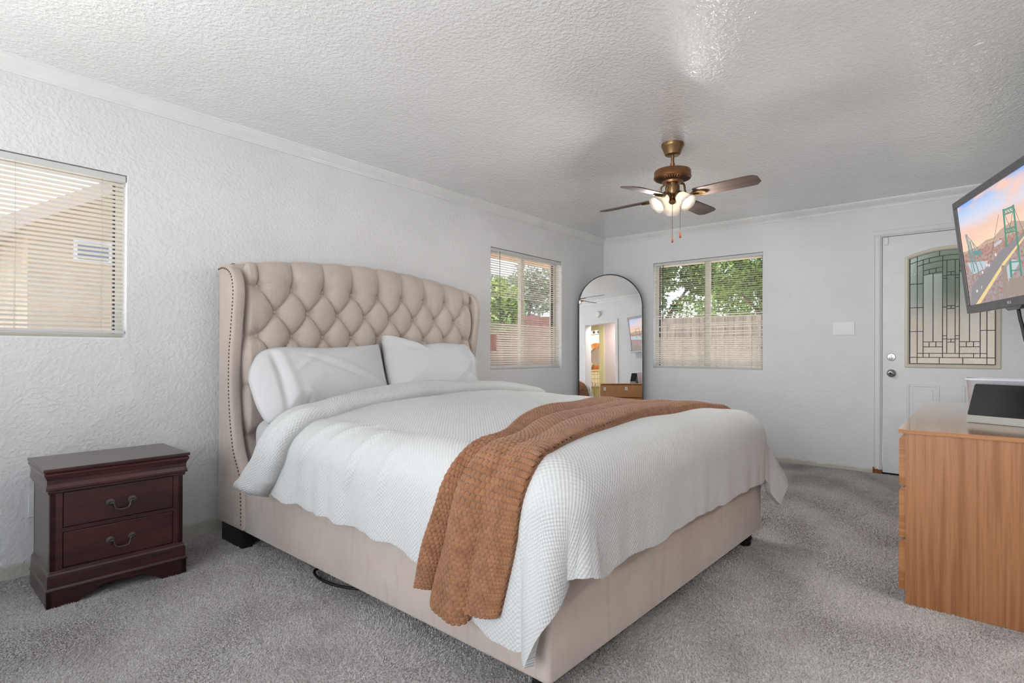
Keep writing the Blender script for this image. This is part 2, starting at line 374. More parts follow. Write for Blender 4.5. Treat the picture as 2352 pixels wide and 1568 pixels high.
def carpet_pile():
    # short twisted tufts standing on the carpet backing
    P = []
    for x0, x1, y0, y1, st in ((.15, 2.9, -.40, 3.32, .0062), (2.9, 5.63, .2, 3.32, .0085)):
        gx, gy = np.meshgrid(np.arange(x0, x1, st), np.arange(y0, y1, st), indexing='ij')
        q = np.stack([gx.ravel(), gy.ravel()], 1) + RNG.uniform(-.45, .45, (gx.size, 2)) * st
        P.append(np.c_[q, np.full(len(q), st)])
    P = np.concatenate(P); x, y = P[:, 0], P[:, 1]
    r = x * .766 + y * .643; l = (x * .643 - y * .766) / np.maximum(r, .05)
    keep = (np.abs(l) < 1.0) & (r > 1.45) & ~((x > 1.5) & (x < 2.95) & (y > 1.15)) & ~((x > 2.82) & (y < .19) & (x < 4.5)) & ~((x > .52) & (x < .95) & (y > 2.86) & (y < 3.15))
    P = P[keep]; n = len(P); st = P[:, 2]
    a = RNG.uniform(0, 2 * PI, n); wd = st * RNG.uniform(.38, .62, n); h = RNG.uniform(.004, .0078, n)
    lean = .0045 * np.stack([np.sin(P[:, 0] * 9 + 3 * np.sin(P[:, 1] * 5)), np.cos(P[:, 1] * 8 + 2 * np.sin(P[:, 0] * 4))], 1) + RNG.normal(0, .0022, (n, 2))
    V = np.zeros((n, 3, 3), np.float32); c, d = np.cos(a) * wd, np.sin(a) * wd
    V[:, 0, 0] = P[:, 0] - c; V[:, 0, 1] = P[:, 1] - d; V[:, 1, 0] = P[:, 0] + c; V[:, 1, 1] = P[:, 1] + d
    V[:, 2, 0] = P[:, 0] + lean[:, 0]; V[:, 2, 1] = P[:, 1] + lean[:, 1]; V[:, 2, 2] = h; V[:, :2, 2] = -.001
    me = bpy.data.meshes.new('carpet_pile'); me.vertices.add(3 * n); me.vertices.foreach_set('co', V.ravel())
    me.loops.add(3 * n); me.loops.foreach_set('vertex_index', np.arange(3 * n, dtype=np.int32))
    me.polygons.add(n); me.polygons.foreach_set('loop_start', np.arange(0, 3 * n, 3, dtype=np.int32)); me.update(calc_edges=True); me.validate()
    me.materials.append(M_carpet); o = bpy.data.objects.new('carpet_pile', me); C.objects.link(o); o.parent = floor; o['kind'] = 'stuff'
    print('tufts', n)
carpet_pile()
struct(B().box(XC, XB, YD, YA, HC, HC + .05).build('ceiling', M_ceil))
M_eave = simple('peach_eave_paint', (222, 184, 152), .6, nscale=3, namp=.05)
M_roof = simple('grey_shingle', (120, 112, 108), .9, nscale=30, namp=.2)
b = B(); e0, e1 = 2.09, 2.17
b.box(XC - .7, XB + TH + .62, YA + TH, YA + TH + .62, e0, e1); b.box(XB + TH, XB + TH + .62, YD - 2.8, YA + TH, e0, e1)
struct(b.build('trim_eave', M_eave))
struct(B().box(XC - .7, XB + .78, YD - 3.2, YA + .78, HC + .06, HC + .18).build('roof', M_roof))
# crown moulding along the ceiling
def crown(name, axis, wallpos, sgn, u0, u1):
    prof = [(0, 2.288), (.010, 2.288), (.012, 2.297), (.016, 2.299), (.018, 2.306), (.030, 2.318), (.047, 2.336), (.050, 2.343), (.056, 2.345), (.058, HC), (0, HC)]
    pts = [(wallpos + sgn * a, z) for a, z in prof]
    if axis == 'X': return struct(B().prism(pts, 'X', u0, u1).build(name, M_trim))
    return struct(B().prism(pts, 'Y', u0, u1).build(name, M_trim))
crown('trim_1', 'X', YA, -1, XC, XB); crown('trim_3', 'X', YD, 1, XC, XB)
crown('trim_2', 'Y', XB, -1, YD, YA); crown('trim_4', 'Y', XC, 1, YD, YA)

# ------------------------------------------------------------------ windows
M_alu = simple('bone_window_frame', (226, 222, 210), .45)
M_gasket = simple('dark_window_track', (58, 56, 54), .6)
def framer(axis, plane):
    if axis == 'A': return lambda b, u0, u1, d0, d1, z0, z1, bev=0: b.box(u0, u1, plane + d0, plane + d1, z0, z1, bev)
    if axis == 'C': return lambda b, u0, u1, d0, d1, z0, z1, bev=0: b.box(plane - d1, plane - d0, u0, u1, z0, z1, bev)
    return lambda b, u0, u1, d0, d1, z0, z1, bev=0: b.box(plane + d0, plane + d1, u0, u1, z0, z1, bev)
def window(name, axis, plane, h, mull, label):
    u0, u1, z0, z1 = h; fb = framer(axis, plane)
    r = bpy.data.objects.new(name, None); C.objects.link(r); r['kind'] = 'structure'
    r.location = ((u0 + u1) / 2, plane, z0) if axis == 'A' else (plane, (u0 + u1) / 2, z0)
    b = B(); t = .028
    fb(b, u0, u0 + t, .085, .14, z0, z1); fb(b, u1 - t, u1, .085, .14, z0, z1); fb(b, u0 + t, u1 - t, .085, .14, z0, z0 + t); fb(b, u0 + t, u1 - t, .085, .14, z1 - t, z1)
    b.build('window_frame', M_alu, r)
    b = B(); fb(b, mull - .028, mull + .022, .088, .125, z0 + t, z1 - t); b.build('mullion', M_alu, r)
    b = B(); g = .006
    fb(b, mull + .022, mull + .022 + g, .095, .12, z0 + t, z1 - t); fb(b, u0 + t, u0 + t + g, .095, .12, z0 + t, z1 - t); fb(b, u1 - t - g, u1 - t, .095, .12, z0 + t, z1 - t)
    b.build('gasket', M_gasket, r)
    for a, c in ((u0 + t + g, mull - .028), (mull + .022 + g, u1 - t - g)):
        b = B(); fb(b, a, c, .106, .109, z0 + t, z1 - t); b.build('pane', M_glass, r)
    return r
window('window_1', 'A', YA, W1, .29, ''); window('window_2', 'A', YA, W2, 4.235, ''); window('window_3', 'B', XB, W3, 2.135, '')
window('added_window_4', 'C', XC, (-.12, 1.22, .62, 2.08), .55, ''); window('added_window_5', 'C', XC, (1.62, 2.98, .62, 2.08), 2.30, '')  # unseen back windows, added to hold the fill lights

# ------------------------------------------------------------------ venetian blinds
M_rail = simple('blind_rail', (214, 214, 212), .4)
M_cordgrey = simple('ladder_cord', (180, 176, 166), .8)
def blind(axis, plane, h, tilt, label, wand=None, cords=5, gap=None, wandmat=None, bottom=.035, zpitch=None, skip=()):
    u0, u1, z0, z1 = h; u0 += .004; u1 -= .004
    T = (lambda u, d, z: (u, plane + d, z)) if axis == 'A' else (lambda u, d, z: (plane + d, u, z))
    fb = framer(axis, plane)
    r = thing('window_blind', label, 'blind', T((u0 + u1) / 2, .03, z0), group=None)
    zb = z0 + bottom
    fb(B_ := B(), u0, u1, .006, .042, z1 - .034, z1 - .004, .002); B_.build('headrail', M_rail, r)
    fb(B_ := B(), u0 + .002, u1 - .002, .012, .038, zb, zb + .017, .004); B_.build('bottom_rail', M_rail, r)
    V = []; F = []; z = z1 - .052; k = 0; pitch = .0215
    zs = []
    while z > zb + .026:
        zs.append(z); z -= pitch
    n = len(zs); W = .0245; dd = .025
    for k, z in enumerate(zs):
        f = k / max(1, n - 1)
        if any(a < f < c for a, c in skip): continue
        t = math.radians(tilt(f) + random.uniform(-2, 2)); a0 = random.uniform(-.0012, .0012); a1 = random.uniform(-.0012, .0012)
        ua, ub = u0 + .004, u1 - .004
        if gap: ua, ub, a0, a1 = gap(k, f, ua, ub, a0, a1)
        base = len(V)
        for u, dz in ((ua, a0), (ub, a1)):
            for q in (-.5, 0, .5):
                d = q * W * math.cos(t); zz = q * W * math.sin(t) + (.0016 if q == 0 else 0)
                V.append(T(u, dd + d, z + dz + zz))
        for j in range(2): F.append((base + j, base + j + 1, base + 3 + j + 1, base + 3 + j))
    from_arrays('slats', V, F, M_slat, r)
    b = B()
    for i in range(cords):
        u = u0 + .1 + (u1 - u0 - .2) * i / (cords - 1)
        for d in (.011, .039): b.tube([T(u, d, z1 - .03), T(u + .002, d, (z0 + z1) / 2), T(u, d, zb + .01)], .0008, 4)
    b.build('ladder_cords', M_cordgrey, r)
    if wand:
        u, ln = wand
        B().tube([T(u, -.004, z1 - .03), T(u, -.006, z1 - .05), T(u + .004, -.006, z1 - .05 - ln)], .0035, 6).build('tilt_wand', wandmat or M_cordgrey, r, 60)
    return r, T
blind('A', YA, W1, lambda f: -22 + 0 * f, 'white slatted blind on the window above the dark red nightstand', None, 4, bottom=.028)
def tilt2(f):
    if f < .2: return 38
    if f < .38: return 30
    if f < .62: return 15
    return 40
def gap2(k, f, ua, ub, a0, a1):
    if f > .72 and k % 1 == 0: return ua + (.10 if .72 < f < .86 else 0), ub, a0, a1
    return ua, ub, a0, a1
blind('A', YA, W2, tilt2, 'white slatted blind on the window between the bed headboard and the arched mirror', (3.785, .64), 5, gap2, simple('grey_wand', (128, 128, 126), .4), bottom=.012)
def gap3(k, f, ua, ub, a0, a1):
    # u runs from the right (small y) to the left (large y): several slats sag or are torn short
    if .40 < f < .47: return ua, ub, a0 + .012, a1 - .022
    if k == 6: return ua, ub, a0, a1 - .011
    if k in (27, 28): return ua + .16, ub, a0, a1
    if .57 < f < .66: return ua, ub - (.18 if k % 2 else .05), a0 + .004, a1 - .006
    if k == 34: return ua, ub - .55, a0, a1 - .01
    if k == 41: return ua + .15, ub, a0, a1
    return ua, ub, a0, a1
bl3, T3 = blind('B', XB, W3, lambda f: 17 if f < .5 else 32 + 4 * (f - .5), 'white slatted blind with bent slats on the far wall beside the front door', (2.585, .60), 5, gap3, simple('dark_wand', (66, 66, 58), .4), bottom=.02, skip=((.54, .585), (.645, .672), (.70, .715)))
B().prism([(2.555, 1.405), (2.515, 1.27), (2.497, 1.272), (2.537, 1.41)], 'X', XB + .004, XB + .006).build('broken_slat', M_slat, bl3)
# the white-painted sill under the far blind
for nm, ax, pl, h in (('trim_5', 'A', YA, W1), ('trim_6', 'A', YA, W2), ('trim_7', 'B', XB, W3)):
    b = B(); framer(ax, pl)(b, h[0] + .001, h[1] - .001, .001, .084, h[2], h[2] + .008); struct(b.build(nm, M_white))

# ------------------------------------------------------------------ front door
def casingmat():
    t = NT('casing_paint'); v = t.coord(); sz = t.n('SeparateXYZ'); t.l(v, sz.inputs[0])
    z = t.math('ADD', sz.outputs['Z'], t.math('MULTIPLY', t.math('SUBTRACT', t.noise(v, 38, 4, .7), .5), .17))
    k = t.ramp(z, [(.038, (1, 1, 1, 1)), (.046, (0, 0, 0, 1))])
    rust = t.ramp(t.noise(v, 60, 3), [(.3, lin((88, 44, 22))), (.7, lin((168, 96, 50)))])
    t.set(Base_Color=t.mix(k, lin((234, 234, 233)), rust), Roughness=.5); return t.m
M_casing = casingmat()
X0 = XB
b = B()
prof = [(0, 0), (-.012, 0), (-.016, .006), (-.012, .014), (-.011, .040), (-.016, .046), (-.016, .056), (0, .056)]
b.prism([(X0 + d, .600 + u) for d, u in prof], 'Z', 0, 2.0415)
b.prism([(X0 + d, -.338 - u) for d, u in prof], 'Z', 0, 2.0415)
b2 = B(); b.prism([(X0 + d, 2.042 + u) for d, u in prof], 'Y', -.394, .656)
b.box(X0 + .001, X0 + TH, .592, .600, 0, 2.042); b.box(X0 + .001, X0 + TH, -.338, -.330, 0, 2.042); b.box(X0 + .001, X0 + TH, -.330, .592, 2.034, 2.042)
struct(b.build('trim_8', M_casing))
door = bpy.data.objects.new('door_1', None); C.objects.link(door); door['kind'] = 'structure'; door.location = (X0 + .03, .13, 0)
DX0, DX1 = X0 + .012, X0 + .056
yc, hw = .13, .302
def arch(y, o=0.):   # height of the arched head of the glass opening
    return 1.889 - o - .052 * ((y - yc) / .269) ** 2
M_doorpaint = simple('door_paint', (232, 233, 233), .38, nscale=5, namp=.025)
b = B(); OY0, OY1, OZ0 = yc - .285, yc + .285, .934
b.box(DX0, DX1, -.324, OY0, .014, 2.030); b.box(DX0, DX1, OY1, .586, .014, 2.030); b.box(DX0, DX1, OY0, OY1, .014, OZ0)
ys = np.linspace(OY0, OY1, 25)
b.prism([(OY0, 2.030)] + [(y, arch(y)) for y in ys] + [(OY1, 2.030)], 'X', DX0, DX1)
b.build('door_leaf', M_doorpaint, door)
# cream moulding round the glass
def outline(o):
    ys = np.linspace(yc - .285 - o, yc + .285 + o, 25)
    pts = [(y, 1.889 + o - .052 * ((y - yc) / .269) ** 2) for y in ys]
    return [(yc - .285 - o, .934 - o)] + pts + [(yc + .285 + o, .934 - o)]
V = []; loops = [(.018, DX0), (.018, DX0 - .008), (.012, DX0 - .014), (.002, DX0 - .015), (-.006, DX0 - .011), (-.012, DX0 - .004), (-.014, DX0 + .014)]
for o, x in loops: V += [(x, y, z) for y, z in outline(o)]
npt = len(outline(0)); F = []
for i in range(len(loops) - 1):
    for k in range(npt): F.append((i * npt + k, i * npt + (k + 1) % npt, (i + 1) * npt + (k + 1) % npt, (i + 1) * npt + k))
from_arrays('glass_moulding', V, F, M_cream, door, smooth=False)
GX = DX0 + .013
def panes(name, mat, rects):
    b = B()
    for y0, y1, z0, z1 in rects:
        if z1 is None:
            yy = np.linspace(y0, y1, 9); b.prism([(y0, z0)] + [(y, arch(y, .004)) for y in yy] + [(y1, z0)], 'X', GX, GX + .004)
        else: b.box(GX, GX + .004, y0, y1, z0, z1)
    return b.build(name, mat, door)
panes('pebbled_pane', M_texglass, [(yc - .275, yc - .1805, .944, None), (yc + .1805, yc + .275, .944, None), (yc - .0525, yc + .0525, .944, None), (yc - .18, yc - .053, .944, 1.13), (yc + .053, yc + .18, .944, 1.13), (yc - .18, yc - .053, 1.685, None), (yc + .053, yc + .18, 1.685, None)])
panes('frosted_pane', M_frost, [(yc - .18, yc - .053, 1.131, 1.684), (yc + .053, yc + .18, 1.131, 1.684)])
b = B(); CW = .0028
def cv(y, z0, z1): b.box(GX - .004, GX + .006, y - CW, y + CW, z0, z1)
def ch(y0, y1, z): b.box(GX - .0042, GX + .0062, min(y0, y1), max(y0, y1), z - CW, z + CW)
def carc(y0, y1, o):
    ys = np.linspace(y0, y1, 13)
    for i in range(12):
        a, c = ys[i], ys[i + 1]
        b.prism([(a, arch(a, o) - CW), (c, arch(c, o) - CW), (c, arch(c, o) + CW), (a, arch(a, o) + CW)], 'X', GX - .0042, GX + .0062)
carc(yc - .272, yc + .272, .012); carc(yc - .269, yc + .269, .055); carc(yc - .22, yc + .22, .095)
for s in (-1, 1):
    Y = lambda d: yc + s * d
    cv(Y(.269), .946, arch(Y(.269), .012)); cv(Y(.22), .946, arch(Y(.22), .012)); cv(Y(.18), 1.002, arch(Y(.18), .055))
    cv(Y(.115), 1.13, arch(Y(.115), .185)); cv(Y(.053), 1.002, arch(Y(.053), .055)); cv(Y(.026), 1.036, arch(Y(.026), .095))
    for z in (1.614, 1.416, 1.217): ch(Y(.269), Y(.18), z)
    for z in (1.13, 1.089): ch(Y(.18), Y(.053), z)
    carc(*sorted((Y(.18), Y(.053))), .148); carc(*sorted((Y(.18), Y(.053))), .185)
    for d in (.14, .096): cv(Y(d), 1.089, 1.13); cv(Y(d), arch(Y(d), .185), arch(Y(d), .148))
    cv(Y(.14), 1.002, 1.036); cv(Y(.14), arch(Y(.14), .095), arch(Y(.14), .055)); cv(Y(.074), .95, 1.002); cv(Y(.074), arch(Y(.074), .055), arch(Y(.074), .012))
    for z in (1.668, 1.646, 1.412, 1.179, 1.153): ch(Y(.053), Y(.026), z)
for z in (1.697, 1.67, 1.422, 1.399, 1.151, 1.127): ch(yc - .026, yc + .026, z)
for z0, z1 in ((1.67, 1.697), (1.399, 1.422), (1.127, 1.151)): cv(yc, z0, z1)
ch(yc - .272, yc + .272, 1.002); ch(yc - .22, yc + .22, 1.036); ch(yc - .272, yc + .272, .95)
b.build('lead_came', simple('lead_came', (44, 46, 46), .5, .3), door)
for i, (y0, y1) in enumerate(((.201, .421), (-.161, .059))):
    b = B(); z0, z1 = .21, .778; t = .02
    for q in ((y0, y0 + t, z0, z1), (y1 - t, y1, z0, z1), (y0 + t, y1 - t, z0, z0 + t), (y0 + t, y1 - t, z1 - t, z1)): b.box(DX0 - .006, DX0 + .002, *q, .004)
    b.box(DX0 - .004, DX0 + .002, y0 + .042, y1 - .042, z0 + .042, z1 - .042, .0035)
    b.build('raised_panel', M_doorpaint, door)
rotx = Matrix.Rotation(-PI / 2, 4, 'Y')
def lx(prof, y, z, x=DX0, **k): return B().lathe(prof, mat=Matrix.Translation((x, y, z)) @ rotx, **k)
lx([(0, 0), (.031, 0), (.032, .004), (.028, .009), (.012, .011), (.012, .016), (0, .018)], .526, 1.002).build('deadbolt', M_nickel, door, 40)
B().box(DX0 - .030, DX0 - .014, .521, .531, .988, 1.016, .003).build('thumb_turn', M_nickel, door)
k = lx([(0, 0), (.033, 0), (.033, .004), (.026, .009), (.012, .014), (.011, .03), (.020, .036), (.027, .044), (.028, .054), (.022, .062), (.012, .065), (0, .064)], .526, .865).build('door_knob', M_nickel, door, 40)
lx([(.011, 0), (.012, .003), (.009, .004), (.006, .003), (0, .003)], .526, .865, DX0 - .0645).build('keyhole', M_gasket, k, 40)
B().box(DX0 - .016, DX0, .549, .578, 1.962, 2.024, .003).build('contact_sensor', M_white, door)
B().box(DX0 + .005, DX1 - .006, -.329, .591, .003, .0145).build('door_sweep', M_darkvoid, door)
struct(B().box(X0 + .001, X0 + TH, -.329, .591, -.045, .002).build('trim_9', M_darkvoid))

# ------------------------------------------------------------------ switch plate, outlet
sw = thing('light_switch', 'white three-gang rocker switch plate on the wall left of the front door', 'light switch', (XB, .877, 1.253))
B().box(XB - .007, XB - .0005, .791, .964, 1.195, 1.313, .003).build('plate', M_plastic, sw)
for dy in (.046, 0, -.046):
    y = .877 + dy; r_ = B().prism([(XB - .0055, 1.222), (XB - .013, 1.222), (XB - .0085, 1.286), (XB - .0055, 1.286)], 'Y', y - .0165, y + .0165)
    # profile runs in x and z
    r_.build('rocker', M_plastic, sw)
oc = thing('wall_outlet', 'white duplex outlet plate low on the wall left of the nightstand', 'outlet', (.535, YA, .322))
B().box(.502, .572, YA - .006, YA - .0005, .263, .379, .003).build('plate', M_plastic, oc)
M_socket = simple('almond_socket', (206, 196, 168), .5)
for z in (.343, .300): B().lathe([(0, 0), (.016, 0), (.016, .003), (.0, .003)], mat=Matrix.Translation((.546, YA - .006, z)) @ Matrix.Rotation(PI / 2, 4, 'X')).build('socket', M_socket, oc)

# ================================================================== OUTSIDE
M_bounce = simple('pale_bounce_ground', (216, 212, 205), .95, nscale=2, namp=.15)  # unseen ground made pale to bounce sunlight up through the windows
struct(B().box(-12, 22, -12, 22, -.2, -.12).build('ground', M_bounce))
M_fenceR = wood('red_brown_fence', (122, 82, 76), (150, 108, 100), 'Z', 1., .85, 0, 5)
M_fenceT = wood('weathered_fence', (128, 116, 106), (152, 140, 129), 'Z', 1., .85, 0, 5)
def fence(label, axis, pos, u0, u1, top, mat):
    r = thing('wooden_fence', label, 'fence', ((u0 + u1) / 2, pos, -.12) if axis == 'X' else (pos, (u0 + u1) / 2, -.12))
    b = B(); u = u0
    while u < u1 - .01:
        z = top + random.uniform(-.015, .015); d = random.uniform(-.004, .004)
        if axis == 'X': b.box(u + .003, u + .137, pos + d, pos + d + .02, -.1, z)
        else: b.box(pos + d, pos + d + .02, u + .003, u + .137, -.1, z)
        u += .14
    b.build('boards', mat, r)
    b = B()
    for z in (.25, top - .25):
        if axis == 'X': b.box(u0, u1, pos + .022, pos + .07, z, z + .09)
        else: b.box(pos + .022, pos + .07, u0, u1, z, z + .09)
    b.build('rails', mat, r); return r
fence('red brown board fence outside the window beside the headboard', 'X', 5.8, 3.2, 8.9, 1.66, M_fenceR)
fence('weathered board fence outside the far wall window and front door', 'Y', 9.0, -4.5, 5.8, 1.62, M_fenceT)
def tree(label, x, y, zc, r, n, mat, trunkh, size=.048, group=None, nm='garden_tree'):
    t = thing(nm, label, 'tree', (x, y, -.12), group=group)
    k = 14; cen = RNG.normal(size=(k, 3)); cen /= np.linalg.norm(cen, axis=1)[:, None]; cen *= RNG.uniform(.25, .8, (k, 1)); cr = RNG.uniform(.3, .5, k)
    c = RNG.integers(0, k, n); d = RNG.normal(size=(n, 3)); d /= np.linalg.norm(d, axis=1)[:, None]
    P = (cen[c] + d * (cr[c] * RNG.uniform(.55, 1.0, n) ** .5)[:, None]) * np.array(r) + np.array([x, y, zc])
    a = RNG.normal(size=(n, 3)); a /= np.linalg.norm(a, axis=1)[:, None]; bb = np.cross(a, RNG.normal(size=(n, 3))); bb /= np.linalg.norm(bb, axis=1)[:, None]
    s = size * RNG.uniform(.6, 1.3, (n, 1)); V = np.stack([P - a * s, P + bb * s * .45, P + a * s, P - bb * s * .45], 1).reshape(-1, 3)
    V[:, 2] = np.maximum(V[:, 2], -.1)
    from_arrays('foliage', V, np.arange(4 * n).reshape(-1, 4), mat, t, smooth=False)
    b = B(); b.tube([(x, y, -.12), (x + .05, y, zc * .5), (x, y + .05, zc)], [.09, .07, .04], 8)
    for i in range(6): b.tube([(x, y, zc * .6), tuple(np.array([x, y, zc]) + cen[i] * np.array(r))], [.04, .012], 6)
    b.build('trunk', simple('bark', (96, 80, 66), .9) if 'bark' not in MATS else MATS['bark'], t)
    return t
L1 = leafmat('olive_leaves', (70, 92, 48), (132, 156, 86)); L2 = leafmat('bright_leaves', (88, 120, 52), (168, 192, 104)); L3 = leafmat('grey_green_leaves', (96, 106, 90), (150, 160, 138))
tree('leafy tree behind the board fence, left half of the far window view', 10.3, 4.8, 2.5, (.9, 1.25, 1.6), 17000, L1, 1, .054)
tree('bright green tree behind the board fence, right half of the far window view', 12.7, 3.3, 2.7, (.9, 2.0, 1.9), 24000, L2, 1, .056)
tree('grey green tree behind the fence seen through the door glass', 10.4, .1, 2.6, (.8, 1.3, 1.7), 11000, L3, 1)
tree('bright green bush in front of the red fence, left of the headboard window view', 6.35, 5.45, 1.75, (.42, .3, .45), 2600, L2, 1, .042, nm='garden_bush')
tree('grey green tree behind the red fence', 9.2, 7.4, 2.1, (1.5, .8, .8), 6000, L3, 1)
# neighbour house beyond the left window
M_stucco = simple('tan_stucco', (186, 168, 146), .9, nscale=4, namp=.05)
hs = thing('house', 'tan stucco neighbouring house with a gable roof seen through the left window', 'house', (3.4, 7.5, -.12))
B().prism([(1.05, -.12), (5.8, -.12), (5.8, 2.25), (3.4, 3.75), (1.05, 2.25)], 'Y', 7.05, 10.5).build('wall', M_stucco, hs)
b = B()
b.prism([(.75, 2.06), (3.4, 3.75), (6.1, 2.06), (6.1, 2.2), (3.4, 3.92), (.75, 2.2)], 'Y', 6.75, 10.8); b.build('roof', simple('house_roof', (168, 158, 152), .9), hs)
wf = B().box(1.40, 1.72, 7.0, 7.07, 1.94, 2.17).build('window', simple('house_window_trim', (216, 216, 218), .6), hs)
B().box(1.43, 1.69, 6.99, 7.0, 1.97, 2.14).build('pane', simple('house_window_pane', (128, 136, 148), .2), wf)
fw_ = B().box(-6, 1.02, 9.5, 9.62, -.12, 1.62).build('garden_wall', simple('white_garden_wall', (226, 224, 218), .8)); tag(fw_, 'white garden wall left of the tan neighbouring house', 'wall')
sh = thing('garden_shed', 'low white shed behind the red fence', 'shed', (12.6, 9.3, -.12))
B().box(11.8, 13.6, 8.9, 9.7, -.12, 2.3).build('wall', simple('shed_white', (224, 224, 220), .8), sh); B().box(11.7, 13.7, 8.8, 9.8, 2.3, 2.37).build('roof', M_roof, sh)

# ================================================================== BED
def sstep(a, b, x): t = np.clip((x - a) / (b - a), 0, 1); return t * t * (3 - 2 * t)
bed = thing('bed', 'upholstered beige wingback bed with a button tufted headboard', 'bed', (2.22, 2.0, 0))
nail = [[3.204, 1.488], [3.144, 1.490], [3.078, 1.468], [3.039, 1.428], [3.023, 1.374], [3.022, 1.335], [3.032, 1.254], [3.053, 1.117], [3.069, .999], [3.070, .825], [3.048, .649], [3.008, .502], [2.952, .412], [2.928, .355], [2.917, .231], [2.915, .110]]
def catmull(P, n, closed=False):
    P = np.asarray(P, float); m = len(P); out = []
    segs = m if closed else m - 1
    for i in range(segs):
        p0, p1, p2, p3 = [P[(i + k - 1) % m] if closed else P[min(max(i + k - 1, 0), m - 1)] for k in range(4)]
        for t in np.linspace(0, 1, n, endpoint=False):
            out.append(.5 * ((2 * p1) + (-p0 + p2) * t + (2 * p0 - 5 * p1 + 4 * p2 - p3) * t * t + (-p0 + 3 * p1 - 3 * p2 + p3) * t ** 3))
    if not closed: out.append(P[-1])
    return np.array(out)
def resample(P, step=None, n=None):
    P = np.asarray(P, float); d = np.r_[0, np.cumsum(np.linalg.norm(np.diff(P, axis=0), axis=1))]
    k = n or max(2, int(round(d[-1] / step)) + 1); t = np.linspace(0, d[-1], k)
    return np.stack([np.interp(t, d, P[:, i]) for i in range(P.shape[1])], 1)
nl = resample(catmull(nail, 8), .02)
tg = np.gradient(nl, axis=0); tg /= np.linalg.norm(tg, axis=1)[:, None]
off = nl + np.stack([tg[:, 1], -tg[:, 0]], 1) * .022      # towards the room
off[0] = (3.207, 1.511); off[-1] = (2.894, .095)
off = off[off[:, 1] > .0945]
prof = [tuple(p) for p in off] + [(3.207, .095)]
def wing(x0, x1): return B().prism(prof, 'X', x0, x1, .017, 3, capbev=False).build('side_wing', M_velvet, bed, 35)
wing(1.281, 1.341); wing(3.127, 3.187)
nb = B().sphere((0, 0, 0), .0058, (.55, 1, 1), 10, 6).build('nailhead', simple('bronze_nailhead', (96, 78, 62), .35, .8), bed)
nb.location = Vector((1.2805, nl[0][0], nl[0][1])) - bed.location
for v in nb.data.vertices: v.co = v.co + bed.location
for p in nl[1:-1]:
    o = nb.copy(); C.objects.link(o); o.parent = bed; o.location = Vector((1.2805, p[0], p[1])) - bed.location
# tufted panel
x0c, z1r, dxb, dzb, yF, RR = 2.235, 1.395, .2015, .137, 3.062, .055
ztop = lambda x: 1.590 - .080 * np.abs((x - 2.2) / .9) ** 2
nx, ns = 330, 250
xs = np.linspace(1.336, 3.132, nx); z0p = .36
Vv = np.zeros((nx, ns, 3))
for i, x in enumerate(xs):
    zt = float(ztop(x)); Hs = zt - RR - z0p; arcL = RR * PI / 2; flat = .09
    s = np.linspace(0, Hs + arcL + flat, ns); ze = z0p + s
    u = (x - x0c) / dxb; wz = (ze - z1r) / dzb
    p, q = u + wz / 2, u - wz / 2
    f1 = (np.abs(np.sin(PI * p)) * np.abs(np.sin(PI * q)) + 1e-6) ** .30
    ex = .60 - .20 * sstep(0, .5, wz); f2 = (abs(math.sin(PI * u)) + 1e-6) ** ex
    f = np.where(wz <= 0, f1, f2)
    e = float(sstep(3.96, 4.14, abs(u)))
    fe = np.where(wz <= 0, (np.abs(np.sin(PI * wz / 2)) + 1e-4) ** .5, 1 - np.exp(-np.maximum(wz, 0) * 4))
    f = f * (1 - e) + fe * e
    # nearest button
    r = np.round(-wz); r = np.maximum(r, 0); par = (r % 2) * .5; ub = np.round(u - par) + par
    lim = np.where(r % 2 == 0, 4, 3.5); ub = np.clip(ub, -lim, lim)
    dx_, dz_ = (u - ub) * dxb, (wz + r) * dzb; d = np.hypot(dx_, dz_); an = np.arctan2(dz_, dx_)
    bul = .046 * f - .020 * np.exp(-(d / .030) ** 2) + 0.0026 * np.sin(an * 15 + ub * 5) * np.exp(-d / .05) * sstep(0, .02, d)
    bul = bul * (1 - .55 * sstep(Hs - .06, Hs + arcL * .4, s)) * (1 - .8 * sstep(Hs + arcL * .3, Hs + arcL + .02, s))
    th = np.clip((s - Hs) / RR, 0, PI / 2); fl_ = np.maximum(s - Hs - arcL, 0)
    y = yF + RR * (1 - np.cos(th)) + fl_ + .055 * (1 - float(sstep(0, .045, min(x - 1.336, 3.132 - x)))); z = np.where(s < Hs, ze, zt - RR + RR * np.sin(th))
    Vv[i, :, 0] = x; Vv[i, :, 1] = y - bul * np.cos(th); Vv[i, :, 2] = z + bul * np.sin(th)
from_arrays('tufted_panel', Vv.reshape(-1, 3), gridF(nx, ns)[:, ::-1], M_velvet, bed)
b = B(); pts = [(x, float(ztop(x)) - .004) for x in np.linspace(1.336, 3.132, 30)]
b.prism([(1.300, .30), (1.300, float(ztop(1.300)) - .004)] + pts + [(3.168, float(ztop(3.168)) - .004), (3.168, .30)], 'Y', yF + .012, 3.205); b.build('headboard_back', M_velvet, bed)
bt = None
for row in range(4):
    n = 9 if row % 2 == 0 else 8
    for k in range(n):
        loc = Vector((x0c + (k - (n - 1) / 2) * dxb, yF + .008, z1r - row * dzb))
        if bt is None:
            bt = B().sphere((0, 0, 0), .0125, (1, .6, 1), 14, 8).build('tuft_button', M_velvet, bed, 60, world=False); o = bt
        else: o = bt.copy(); C.objects.link(o); o.parent = bed
        o.location = loc - bed.location
